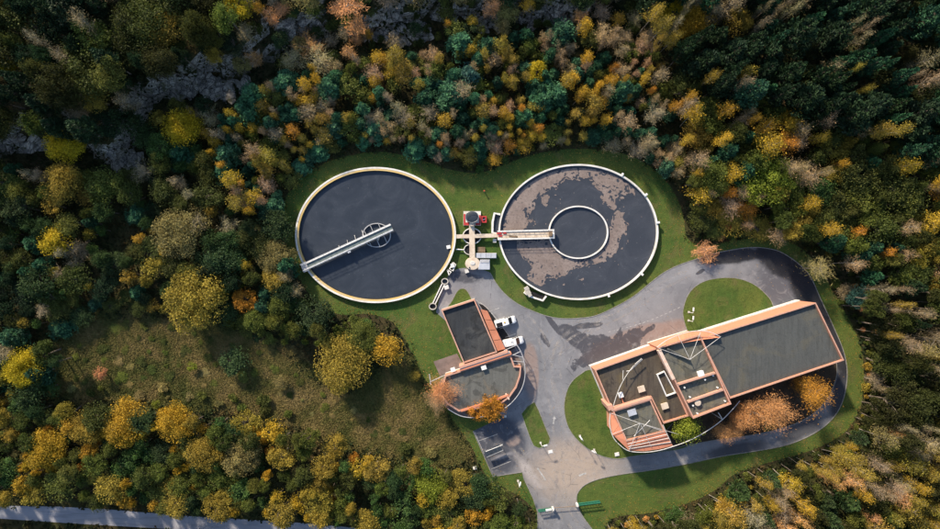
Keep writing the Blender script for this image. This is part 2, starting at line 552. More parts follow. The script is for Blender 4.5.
class MB:
    def __init__(self):
        self.v, self.f = [], []

    def add(self, vs, fs):
        b = len(self.v)
        self.v += [tuple(map(float, q)) for q in vs]
        self.f += [tuple(i + b for i in q) for q in fs]
        return self

    def prism(self, poly, z0, z1):
        poly = ccw(poly)
        n = len(poly)
        zz0 = z0 if hasattr(z0, '__len__') else [z0] * n
        zz1 = z1 if hasattr(z1, '__len__') else [z1] * n
        vs = [(x, y, zz0[i]) for i, (x, y) in enumerate(poly)] + [(x, y, zz1[i]) for i, (x, y) in enumerate(poly)]
        fs = [tuple(range(n - 1, -1, -1)), tuple(range(n, 2 * n))]
        fs += [(i, (i + 1) % n, n + (i + 1) % n, n + i) for i in range(n)]
        return self.add(vs, fs)

    def sheet(self, poly, z):
        poly = ccw(poly)
        return self.add([(x, y, z) for x, y in poly], [tuple(range(len(poly)))])

    def ring(self, outer, inner, z0, z1):
        """solid ring between two polygons with the same number of corners"""
        n = len(outer)
        vs = [(x, y, z0) for x, y in outer] + [(x, y, z1) for x, y in outer] + [(x, y, z0) for x, y in inner] + [(x, y, z1) for x, y in inner]
        fs = []
        for i in range(n):
            j = (i + 1) % n
            fs += [(i, j, n + j, n + i), (2 * n + j, 2 * n + i, 3 * n + i, 3 * n + j),
                   (n + i, n + j, 3 * n + j, 3 * n + i), (j, i, 2 * n + i, 2 * n + j)]
        return self.add(vs, fs)

    def strip(self, line, w, z0, z1, w2=None):
        """solid band along an open line"""
        line = [np.array(p, float) for p in line]
        n = len(line)
        L, Rr = [], []
        for i in range(n):
            d = line[min(i + 1, n - 1)] - line[max(i - 1, 0)]
            d = d / max(np.linalg.norm(d), 1e-9)
            q = np.array((-d[1], d[0]))
            L.append(line[i] + q * w / 2)
            Rr.append(line[i] - q * w / 2)
        vs = [(*p, z0) for p in L] + [(*p, z0) for p in Rr] + [(*p, z1) for p in L] + [(*p, z1) for p in Rr]
        fs = []
        for i in range(n - 1):
            fs += [(2 * n + i, 3 * n + i, 3 * n + i + 1, 2 * n + i + 1), (i, i + 1, n + i + 1, n + i),
                   (i, 2 * n + i, 2 * n + i + 1, i + 1), (n + i, n + i + 1, 3 * n + i + 1, 3 * n + i)]
        fs += [(0, n, 3 * n, 2 * n), (n - 1, 3 * n - 1, 4 * n - 1, 2 * n - 1)]
        return self.add(vs, fs)

    def tube(self, pts, r, sides=6, r1=None):
        pts = [Vector(p) for p in pts]
        n = len(pts)
        vs, fs = [], []
        for i, p in enumerate(pts):
            d = (pts[min(i + 1, n - 1)] - pts[max(i - 1, 0)]).normalized()
            a = d.orthogonal().normalized()
            b = d.cross(a)
            rr = r if r1 is None else r + (r1 - r) * i / max(n - 1, 1)
            for k in range(sides):
                t = 2 * math.pi * k / sides
                vs.append(p + a * math.cos(t) * rr + b * math.sin(t) * rr)
        for i in range(n - 1):
            for k in range(sides):
                j = (k + 1) % sides
                fs.append((i * sides + k, i * sides + j, (i + 1) * sides + j, (i + 1) * sides + k))
        fs += [tuple(range(sides - 1, -1, -1)), tuple((n - 1) * sides + k for k in range(sides))]
        return self.add(vs, fs)

    def box(self, c, size, rz=0.0, z0=None):
        """box centred on c in plan; standing on z0 when given"""
        sx, sy, sz = (v / 2 for v in size)
        cz = c[2] if z0 is None else z0 + sz
        ca, sa = math.cos(rz), math.sin(rz)
        vs = []
        for dz in (-sz, sz):
            for dx, dy in ((-sx, -sy), (sx, -sy), (sx, sy), (-sx, sy)):
                vs.append((c[0] + dx * ca - dy * sa, c[1] + dx * sa + dy * ca, cz + dz))
        return self.add(vs, [(3, 2, 1, 0), (4, 5, 6, 7), (0, 1, 5, 4), (1, 2, 6, 5), (2, 3, 7, 6), (3, 0, 4, 7)])

    def lathe(self, c, prof, sides=20, sx=1.0, sy=1.0):
        """rings (radius, z) about a vertical axis"""
        vs, fs = [], []
        n = len(prof)
        for r, z in prof:
            for k in range(sides):
                t = 2 * math.pi * k / sides
                vs.append((c[0] + r * sx * math.cos(t), c[1] + r * sy * math.sin(t), c[2] + z))
        for i in range(n - 1):
            for k in range(sides):
                j = (k + 1) % sides
                fs.append((i * sides + k, i * sides + j, (i + 1) * sides + j, (i + 1) * sides + k))
        fs += [tuple(range(sides - 1, -1, -1)), tuple((n - 1) * sides + k for k in range(sides))]
        return self.add(vs, fs)

    def build(self, name, mat, parent=None, bevel=0.0, smooth_shade=False):
        me = bpy.data.meshes.new(name)
        me.from_pydata(self.v, [], self.f)
        me.update()
        me.materials.append(M[mat] if isinstance(mat, str) else mat)
        o = bpy.data.objects.new(name, me)
        COL.objects.link(o)
        if parent is not None:
            o.parent = parent
            o.matrix_parent_inverse.identity()
            # meshes are written in world coordinates: move them into the parent's frame
            loc = parent.matrix_world_loc if hasattr(parent, 'matrix_world_loc') else None
        if bevel:
            b = o.modifiers.new('bevel', 'BEVEL')
            b.width = bevel
            b.segments = 2
            b.limit_method = 'ANGLE'
        if smooth_shade:
            for p in me.polygons:
                p.use_smooth = True
        return o


def root_at(name, x, y, z, label, cat, group=None):
    """a thing whose parts are written in world coordinates: the Empty stands at its base"""
    o = empty(name, (x, y, z))
    tag(o, label, cat, group)
    return o


def attach(o, parent):
    """parent o to an Empty that is only translated, keeping o where it is"""
    off = Vector((0, 0, 0))
    q = parent
    while q is not None:
        off += q.location
        q = q.parent
    o.parent = parent
    o.location = -off if o.location.length == 0 else o.location - off
    return o


def part(mb, name, mat, parent, **kw):
    o = mb.build(name, mat, None, **kw)
    # sub-parts of a part whose own origin already carries the offset need none of their own
    if parent.type == 'EMPTY':
        attach(o, parent)
    else:
        o.parent = parent
    return o


def ellipse(px, py, rx, ry, z, n=128):
    x, y, _ = P(px, py, z)
    k = S * (CAM_H - z) / CAM_H
    return [(x + rx * k * math.cos(2 * math.pi * i / n), y + ry * k * math.sin(2 * math.pi * i / n)) for i in range(n)]


def mesh_quads(name, V, mats, midx=None, tint=None):
    """V: (n*4,3) corners of n quads"""
    n = len(V) // 4
    me = bpy.data.meshes.new(name)
    me.vertices.add(n * 4)
    me.vertices.foreach_set('co', np.ascontiguousarray(V, np.float32).ravel())
    me.loops.add(n * 4)
    me.loops.foreach_set('vertex_index', np.arange(n * 4, dtype=np.int32))
    me.polygons.add(n)
    me.polygons.foreach_set('loop_start', np.arange(0, n * 4, 4, dtype=np.int32))
    me.polygons.foreach_set('loop_total', np.full(n, 4, np.int32))
    if midx is not None:
        me.polygons.foreach_set('material_index', np.asarray(midx, np.int32))
    for m in mats:
        me.materials.append(M[m])
    if tint is not None:
        a = me.attributes.new('tint', 'FLOAT', 'FACE')
        a.data.foreach_set('value', np.asarray(tint, np.float32))
    me.update(calc_edges=True)
    return me


# ------------------------------------------------------------------ outlines traced on the ground
TANK_L = (375.5, 235.0, 80.5, 68.0)
TANK_R = (578.5, 232.0, 80.0, 68.0)

LAWN = smooth([(281, 225), (290, 190), (318, 166), (352, 155), (385, 152), (420, 160), (452, 170), (480, 173), (508, 163), (540, 153), (575, 149),
               (612, 151), (645, 163), (670, 186), (683, 214), (687, 238), (705, 245), (735, 240), (765, 238), (792, 243), (815, 262),
               (836, 296), (858, 338), (864, 372), (861, 405), (845, 432), (812, 450), (770, 462), (735, 474), (715, 490), (688, 503),
               (650, 513), (610, 520), (592, 560), (540, 560), (536, 520), (528, 503), (505, 488), (488, 478), (470, 446), (452, 420), (434, 396),
               (420, 372), (408, 345), (392, 322), (368, 314), (338, 314), (312, 297), (294, 268)], 4)

PAVED = ([(536, 560), (537, 529), (538, 512), (533, 498), (524, 479), (522, 472), (493, 476.5), (473, 431), (490, 423), (502, 417), (500, 414)]
         + [(488, 404), (466, 366), (447, 322), (437, 313)]
         + smooth([(436, 312), (441, 294), (445, 281), (455, 270), (470, 268), (489, 272), (496, 283), (505, 294), (518, 304), (533, 311), (547, 316),
                   (562, 318.5), (580, 318), (596, 315.5), (615, 307), (634, 296), (650, 283), (664, 272.5), (679, 265), (695, 259.5), (714, 253.5), (734, 249.5),
                   (750, 247.5), (764, 248), (778, 251), (790, 257.5), (802, 267), (811, 278), (821, 300), (833, 326), (843, 350), (847, 371), (845, 392), (839, 409),
                   (829, 422), (816, 432), (800, 440), (782, 446), (755, 451), (722, 456), (690, 463), (654, 469.5), (622, 474), (600, 478.5), (586, 484),
                   (578, 492), (576.5, 500), (579, 509), (584, 518), (592, 529)], 3, closed=False)
         + [(614, 560)])
PAVED_W = PP(PAVED)

ISLAND_WEST = smooth([(596, 370), (580, 374), (569, 385), (564, 402), (565, 418), (570, 431), (580, 443), (592, 451.5), (604, 457), (618, 459), (632, 456.5), (655, 453),
                      (690, 445), (690, 420), (650, 390)], 4)
ISLAND_NORTH = smooth([(683, 318), (683, 308), (688, 294), (698, 284), (713, 278.5), (734, 277.5), (752, 283), (765, 293), (773, 305), (772, 325), (740, 345), (700, 350), (688, 333)], 4)
ISLAND_BED = smooth([(655, 449), (690, 444.5), (722, 439), (750, 435.5), (775, 430), (797, 423), (814, 413), (827, 399), (834, 385), (837, 370), (833, 352), (815, 340), (760, 360), (690, 405)], 4)
ISLAND_SMALL = [(521, 413.5), (527, 406), (534.5, 401), (539, 410), (545, 425), (550.5, 438), (549.5, 443), (545, 447), (539, 448.5), (533.5, 446), (530, 439), (525, 425)]
ISLAND_TRIANGLE = smooth([(446, 311), (452, 300), (457, 291), (462, 288), (467, 290), (472, 299), (474, 306), (460, 311)], 4)

# the little plot where the small building stands
PLOT_SMALL = smooth([(464, 367), (508, 352), (519, 357), (524.6, 370), (522, 388), (512, 402), (496, 412), (478, 417), (462, 416), (448, 409), (440, 397), (441, 379)], 3)

HIGHWAY = [(-400, 478), (-60, 501), (0, 505.5), (60, 506.5), (112, 509.5), (190, 516), (306, 523), (420, 534), (620, 560), (620, 578), (420, 551), (300, 539), (190, 530), (85, 524), (0, 518.5), (-60, 514), (-400, 491)]
MEADOW = smooth([(62, 352), (88, 326), (150, 318), (205, 326), (262, 338), (312, 376), (342, 396), (372, 378), (408, 362), (425, 388), (448, 420), (470, 452), (445, 464), (390, 452), (330, 434), (270, 416), (220, 405), (150, 400), (100, 398), (60, 392)], 4)

CLIFF_PX = np.array([(-600, 168), (0, 160), (70, 155), (120, 163), (140, 140), (155, 102), (205, 86), (255, 76), (300, 48), (380, 36), (450, 26), (550, 20), (640, 2), (700, -30), (940, -80), (1600, -120)], float)
CLIFF_H = 6.0
SITE_W = PP(LAWN)
HIGHWAY_W = PP(HIGHWAY)


def hash_noise(x, y, f, seed=0):
    """smooth value noise, numpy"""
    x = np.asarray(x, float) * f + seed * 17.31
    y = np.asarray(y, float) * f - seed * 9.17
    xi, yi = np.floor(x), np.floor(y)
    xf, yf = x - xi, y - yi

    def h(a, b):
        return np.modf(np.abs(np.sin(a * 127.1 + b * 311.7 + seed * 3.7) * 43758.5453))[0]
    u, v = xf * xf * (3 - 2 * xf), yf * yf * (3 - 2 * yf)
    return (h(xi, yi) * (1 - u) + h(xi + 1, yi) * u) * (1 - v) + (h(xi, yi + 1) * (1 - u) + h(xi + 1, yi + 1) * u) * v


def gz_exact(x, y):
    """height of the ground"""
    x = np.atleast_1d(np.asarray(x, float))
    y = np.atleast_1d(np.asarray(y, float))
    px, py = x / S + 470, 264.5 - y / S
    line = np.interp(px, CLIFF_PX[:, 0], CLIFF_PX[:, 1])
    d = (line - py) * S + (hash_noise(x, y, 0.22, 3) - 0.5) * 5 + (hash_noise(x, y, 0.7, 4) - 0.5) * 1.6
    wd = np.interp(px, [-600, 0, 20, 40, 95, 105, 130, 140, 150, 165, 255, 275, 290, 315, 330, 370, 410, 430, 455, 485, 500, 540, 590, 610, 1600],
                   [14, 6, 4, 12, 10, 4, 4, 10, 4, 3.5, 3.5, 12, 5, 5, 14, 6, 6, 12, 6, 6, 14, 5, 5, 14, 14])
    t = np.clip(d / wd, 0, 1)
    cliff = CLIFF_H * (0.55 * np.clip(t * 2.6, 0, 1) + 0.45 * np.clip((t - 0.55) * 2.6, 0, 1)) + np.clip(d - wd, 0, 80) * 0.05
    pts = np.stack((x, y), 1)
    dist = edge_dist(pts, SITE_W)
    dist[inside(pts, SITE_W)] = 0
    dh = edge_dist(pts, HIGHWAY_W)
    dh[inside(pts, HIGHWAY_W)] = 0
    dist = np.minimum(dist, dh)
    m = np.clip((dist - 1.5) / 14, 0, 1)
    rough = (hash_noise(x, y, 0.05, 1) * 1.4 + hash_noise(x, y, 0.25, 2) * 0.4) * m
    return cliff + rough


GX = np.concatenate(([-3500, -1500, -700, -400, -260], np.arange(-190, 190.1, 1.25), [260, 400, 700, 1500, 3500]))
GY = np.concatenate(([-3500, -1500, -700, -400, -220], np.arange(-130, 130.1, 1.25), [220, 400, 700, 1500, 3500]))
_X, _Y = np.meshgrid(GX, GY)
GZ = gz_exact(_X.ravel(), _Y.ravel()).reshape(_X.shape)


def gz(x, y):
    """height of the ground sheet as built"""
    x = np.atleast_1d(np.asarray(x, float))
    y = np.atleast_1d(np.asarray(y, float))
    i = np.clip(np.searchsorted(GX, x) - 1, 0, len(GX) - 2)
    j = np.clip(np.searchsorted(GY, y) - 1, 0, len(GY) - 2)
    u = (x - GX[i]) / (GX[i + 1] - GX[i])
    v = (y - GY[j]) / (GY[j + 1] - GY[j])
    return (GZ[j, i] * (1 - u) + GZ[j, i + 1] * u) * (1 - v) + (GZ[j + 1, i] * (1 - u) + GZ[j + 1, i + 1] * u) * v


# ------------------------------------------------------------------ ground, lawn, roads
def build_ground():
    xs, ys = GX, GY
    X, Y = np.meshgrid(xs, ys)
    Z = GZ.ravel()
    V = np.stack((X.ravel(), Y.ravel(), Z), 1)
    nx, ny = len(xs), len(ys)
    i = np.arange((nx - 1) * (ny - 1))
    a = (i // (nx - 1)) * nx + i % (nx - 1)
    F = np.stack((a, a + 1, a + nx + 1, a + nx), 1)
    me = bpy.data.meshes.new('ground')
    me.from_pydata(V.tolist(), [], F.tolist())
    me.materials.append(M['ground'])
    o = bpy.data.objects.new('ground', me)
    COL.objects.link(o)
    tag(o, kind='structure')


build_ground()
tag(MB().sheet(SITE_W, 0.02).build('lawn', 'lawn'), kind='structure')
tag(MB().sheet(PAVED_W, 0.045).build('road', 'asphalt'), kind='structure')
tag(MB().sheet(HIGHWAY_W, 0.03).build('highway', 'highway'), kind='structure')


def island(pts, name, mat, kerb='kerb', h=0.12):
    w = ccw(PP(pts))
    o = tag(MB().prism(inset(w, 0.16), 0.0, h - 0.02).build(name, mat), kind='structure')
    k = MB().ring(w, inset(w, 0.16), 0.0, h).build('kerb', kerb)
    k.parent = o
    return o


island(ISLAND_WEST, 'lawn', 'lawn')
island(ISLAND_NORTH, 'lawn', 'lawn', h=0.125)
island(ISLAND_BED, 'planting_bed', 'bed', h=0.135)
island(ISLAND_SMALL, 'lawn', 'lawn')
island(ISLAND_TRIANGLE, 'lawn', 'lawn')
island(PLOT_SMALL, 'forecourt', 'gravel', h=0.10)
# kerb along the outside of the road
edge = smooth([(490, 272.5), (496, 283), (505, 294), (518, 304), (533, 311), (547, 316), (562, 318.5), (580, 318), (596, 315.5), (615, 307), (634, 296), (650, 283), (664, 272.5), (679, 265),
               (695, 259.5), (714, 253.5), (734, 249.5), (750, 247.5), (764, 248), (778, 251), (790, 257.5), (802, 267), (811, 278), (821, 300), (833, 326), (843, 350), (847, 371),
               (845, 392), (839, 409), (829, 422), (816, 432), (800, 440), (782, 446), (755, 451), (722, 456), (690, 463), (654, 469.5), (622, 474), (600, 478.5), (586, 484),
               (578, 492), (576.5, 500), (579, 509), (584, 518), (592, 529), (602, 545)], 4, closed=False)
tag(MB().strip(PP(edge), 0.18, 0.0, 0.11).build('kerb', 'kerb'), kind='structure')
tag(MB().strip(PP([(538, 540), (537.5, 512), (533, 498), (524, 479), (522, 472), (493, 476.5), (473, 431)]), 0.16, 0.0, 0.10).build('kerb', 'kerb'), kind='structure')
# gravel bed left of the small building
tag(MB().prism(PP([(433.5, 361.5), (457, 353.5), (464, 366), (440, 376)]), 0.0, 0.09).build('gravel_bed', 'gravel'), kind='structure')


def marking(line, w=0.13, z=0.051):
    m = MB().strip(PP(line), w, z - 0.002, z).build('road_marking', 'marking')
    return tag(m, kind='structure')


for a, b in (((478, 441), (497.5, 434)), ((483, 451.5), (503, 443.5)), ((491, 469), (511, 461)), ((474.5, 432), (482.5, 450)), ((482.5, 450), (484, 453.5))):
    marking([a, b], 0.11)
for k in range(17):      # dashed seam line in front of the works building
    t0, t1 = k / 17, (k + 0.55) / 17
    f = lambda t: (608 + 74 * t, 332 - 26 * t + 3 * math.sin(t * 3.1))
    marking([f(t0), f(t1)], 0.11)
marking([(553.2, 424), (554.4, 417)], 0.3)
marking([(552.6, 418.5), (554.4, 416), (555.6, 419)], 0.2)
marking([(579, 475.5), (586, 473)], 0.4)
marking([(537.5, 468), (541, 473), (545.5, 480)], 0.3)
for k in range(5):       # stalls beside the small building
    x0, y0 = 489 + 5.4 * k, 311.5 + 8.6 * k
    marking([(x0, y0), (x0 + 10.5, y0 - 3.6)], 0.12, 0.057)
marking(smooth([(474, 299), (486, 307), (497, 320), (507, 333), (514, 345), (518.5, 353)], 4, closed=False), 0.14, 0.061)
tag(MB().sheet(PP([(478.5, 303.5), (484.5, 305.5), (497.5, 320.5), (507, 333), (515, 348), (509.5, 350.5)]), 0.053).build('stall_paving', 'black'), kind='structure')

def mat_dust():
    n = Nodes('tyre_dust')
    n.finish(n.mix(n.noise(0.5, 3), (0.40, 0.36, 0.32), (0.46, 0.43, 0.40)), 0.9)
    tp = n.t.nodes.new('ShaderNodeBsdfTransparent')
    mx = n.t.nodes.new('ShaderNodeMixShader')
    f = n.math('MULTIPLY', n.ramp(n.noise(0.35, 6, 0.75), 0.40, 0.68), n.ramp(n.noise(2.5, 4, 0.7), 0.3, 0.7, 0.12, 0.62))
    n.t.links.new(f, mx.inputs[0])
    n.t.links.new(tp.outputs[0], mx.inputs[1])
    n.t.links.new(n.b.outputs[0], mx.inputs[2])
    n.t.links.new(mx.outputs[0], n.out.inputs['Surface'])
    return n.m


M['tyre_dust'] = mat_dust()
TRACKS = [[(598, 545), (580, 520), (566, 500), (559, 475), (558, 445), (555, 415), (549, 385), (547, 360), (540, 335), (520, 312)], [(585, 545), (568, 515), (560, 490), (562, 466), (570, 440), (562, 400), (556, 360), (570, 334), (610, 322)],
          [(566, 500), (572, 486), (590, 472), (620, 466), (660, 461), (700, 453)], [(563, 505), (552, 485), (536, 470), (515, 456), (498, 446)], [(566, 520), (553, 495), (540, 478), (526, 462), (512, 440)],
          [(556, 352), (590, 330), (630, 308), (662, 286), (690, 272)], [(553, 445), (565, 458), (590, 466), (625, 465)], [(548, 372), (552, 345), (575, 326), (612, 318), (648, 298)]]
for i, t in enumerate(TRACKS):
    ln_ = smooth(t, 6, closed=False)
    w_ = [np.array(p) for p in PP(ln_)]
    for sg in (-1, 1):
        off = []
        for k in range(len(w_)):
            d_ = w_[min(k + 1, len(w_) - 1)] - w_[max(k - 1, 0)]
            d_ /= np.linalg.norm(d_)
            off.append(w_[k] + np.array((-d_[1], d_[0])) * 0.85 * sg)
        z_ = 0.0475 + 0.0004 * (2 * i + (sg > 0))
        L0 = [p + np.array((0, 0)) for p in off]
        m = MB()
        vs = []
        for k in range(len(off)):
            d_ = off[min(k + 1, len(off) - 1)] - off[max(k - 1, 0)]
            d_ /= np.linalg.norm(d_)
            q_ = np.array((-d_[1], d_[0])) * 0.3
            vs += [(*(off[k] + q_), z_), (*(off[k] - q_), z_)]
        m.add(vs, [(2 * k, 2 * k + 1, 2 * k + 3, 2 * k + 2) for k in range(len(off) - 1)])
        tag(m.build('tyre_track', 'tyre_dust'), kind='structure')

# ------------------------------------------------------------------ settling tanks
RIM_Z = 1.3


def tank_shell(root, T, wall_t, yellow):
    cx, cy, rx, ry = T
    o = ellipse(cx, cy, rx, ry, RIM_Z)
    i1 = ellipse(cx, cy, rx - wall_t, ry - wall_t, RIM_Z)
    part(MB().ring(o, i1, 0.0, RIM_Z), 'rim_wall', 'white_rim', root)
    if yellow:
        i2 = ellipse(cx, cy, rx - wall_t - 1.8, ry - wall_t - 1.8, RIM_Z)
        i0 = ellipse(cx, cy, rx - wall_t - 0.05, ry - wall_t - 0.05, RIM_Z)
        part(MB().ring(i0, i2, 0.1, RIM_Z - 0.05), 'overflow_channel', 'cream_rim', root)
        i3 = ellipse(cx, cy, rx - wall_t - 2.4, ry - wall_t - 2.4, RIM_Z)
        i4 = ellipse(cx, cy, rx - wall_t - 2.8, ry - wall_t - 2.8, RIM_Z)
        part(MB().ring(i3, i4, 0.2, RIM_Z - 0.42), 'weir', 'dark_metal', root)


x0, y0, _ = P(TANK_L[0], TANK_L[1])
tl = root_at('settling_tank', x0, y0, 0.0, 'round settling tank with dark water, ochre inner ring and a swivelling white bridge', 'water tank')
tank_shell(tl, TANK_L, 1.7, True)
part(MB().sheet(ellipse(TANK_L[0], TANK_L[1], 79, 66.5, 0.62), 0.62), 'water', 'water', tl)
# outlet brackets on the rim
for ax, ay, w, h in ((448.5, 247.0, 1.6, 1.2), (452.5, 265.5, 1.4, 1.4)):
    px_ = P(ax, ay, 1.4)
    part(MB().box(px_, (w * .6, h * .7, 0.5), 0.2, z0=1.0), 'weir_box', 'white_paint', tl)
for lines in ([(453, 262.5), (455.6, 264.5), (452.8, 270.8), (449.5, 269)], [(447.5, 270), (451, 272), (449, 275)]):
    part(MB().strip(PP(lines + lines[:1], 1.3), 0.32, 0.0, 1.25), 'outlet_box', 'white_rim', tl)

# the swivelling bridge
br = root_at('scraper_bridge', *P(375.5, 235), 'long white rotating scraper bridge reaching from the rim to the middle of the left tank', 'bridge')
A, B = np.array(P(302.5, 268.0, 2.1)[:2]), np.array(P(392.0, 227.2, 2.1)[:2])
d = (B - A) / np.linalg.norm(B - A)
q = np.array((-d[1], d[0]))
part(MB().strip([A, B], 1.15, 1.85, 2.0), 'deck', 'grating', br)
for sgn in (-1, 1):
    part(MB().strip([A + q * sgn * 0.72, B + q * sgn * 0.72], 0.36, 1.72, 2.3), 'girder', 'white_paint', br)
    m = MB()
    m.tube([(*(A + q * sgn * .82), 3.15), (*(B + q * sgn * .82), 3.15)], 0.05)
    m.tube([(*(A + q * sgn * .82), 2.75), (*(B + q * sgn * .82), 2.75)], 0.03)
    L = np.linalg.norm(B - A)
    for k in range(17):
        c = A + d * (L * k / 16) + q * sgn * .82
        m.tube([(*c, 2.28), (*c, 3.15)], 0.035)
    part(m, 'handrail', 'steel', br)
c0 = A + d * 0.6
part(MB().box((*c0, 0), (1.5, 2.3, 0.9), math.atan2(d[1], d[0]), z0=1.32), 'drive_unit', 'grey_paint', br)
cc = P(376.5, 235.2, 1.2)
e1, e2 = ellipse(376.5, 235.2, 14.2, 12.2, 1.2, 56), ellipse(376.5, 235.2, 13.4, 11.4, 1.2, 56)
part(MB().ring(e1, e2, 0.3, 1.15), 'stilling_ring', 'grey_paint', br)
m = MB()
for off in (-2.3, -0.4, 1.6):
    c = np.array(cc[:2]) + d * off
    hw = math.sqrt(max(0.2, 3.1 ** 2 - off * off))
    m.tube([(*(c - q * hw), 1.2), (*(c + q * hw), 1.2)], 0.10)
part(m, 'ring_spokes', 'steel', br)
for k, fr in enumerate((0.42, 0.52, 0.61, 0.70)):
    c = A + d * L * fr
    part(MB().tube([(*(c + q * 0.7), 1.9), (*(c + q * (1.5 + 0.35 * k)), 0.7)], 0.09), 'scraper_arm', 'steel', br)
c = A + d * L * 0.50 - q * 1.1
part(MB().box((*c, 0), (0.7, 0.6, 0.7), 0.4, z0=1.6), 'motor', 'galvanised', br)
c = P(377.5, 238.0, 1.5)
part(MB().add([(c[0] - .7, c[1] + .6, .7), (c[0] + .7, c[1] + .7, .7), (c[0] + .1, c[1] - .8, .7), (c[0] - .5, c[1] + .4, 1.7), (c[0] + .5, c[1] + .5, 1.7), (c[0] + .05, c[1] - .4, 1.7)],
              [(2, 1, 0), (3, 4, 5), (0, 1, 4, 3), (1, 2, 5, 4), (2, 0, 3, 5)]), 'float_box', 'concrete', br)

# right tank
x0, y0, _ = P(TANK_R[0], TANK_R[1])
tr_ = root_at('settling_tank', x0, y0, 0.0, 'round settling tank with drifting brown scum and an inner white ring', 'water tank')
tank_shell(tr_, TANK_R, 1.6, False)
part(MB().sheet(ellipse(TANK_R[0], TANK_R[1], 78.9, 66.9, 0.62), 0.62), 'water', 'water_grey', tr_)
INNER = (578.5, 232.3, 30.0, 26.6)
part(MB().ring(ellipse(*INNER, 1.2), ellipse(INNER[0], INNER[1], 28.7, 25.3, 1.2), 0.2, 1.15), 'inner_ring', 'white_rim', tr_)
for a in (8, -38, -68, 33, 57):
    t = R(a)
    px_, py_ = TANK_R[0] + 80.2 * math.cos(t), TANK_R[1] - 68.2 * math.sin(t)
    part(MB().box(P(px_, py_, 1.4), (0.9, 0.5, 0.5), t, z0=1.05), 'bracket', 'white_paint', tr_)
# bay on the left of the rim, outlet chamber at its foot
bay = [(500.5, 214.5), (494.5, 213.2), (492.6, 222), (492.4, 232.5), (498.6, 234)]
part(MB().prism(PP([(500.5, 214.8), (495, 213.6), (493, 222), (492.8, 232), (498.8, 233.5)], 1), 0.1, 0.7), 'inlet_bay', 'dark_metal', tr_)
part(MB().strip(PP(bay, 1.3), 0.5, 0.0, 1.34), 'bay_wall', 'white_rim', tr_)
och = [(528.6, 287.6), (524.5, 293.0), (529.5, 296.2), (543, 300.6), (546.2, 296.0)]
part(MB().strip(PP(och, 1.1), 0.42, 0.0, 1.22), 'outlet_wall', 'white_rim', tr_)
part(MB().prism(PP([(532, 291.5), (529.8, 295.2), (542.6, 299.6), (545, 295.6)], 0.6), 0.1, 0.5), 'outlet_pit', 'black', tr_)
for ax, ay, sz in ((526.6, 288.6, 1.1), (528.0, 292.2, 1.2), (529.8, 295.0, 0.9)):
    part(MB().box(P(ax, ay, 1.5), (sz, sz * 0.8, 0.9), 0.5, z0=0.9), 'valve_box', 'concrete', tr_)


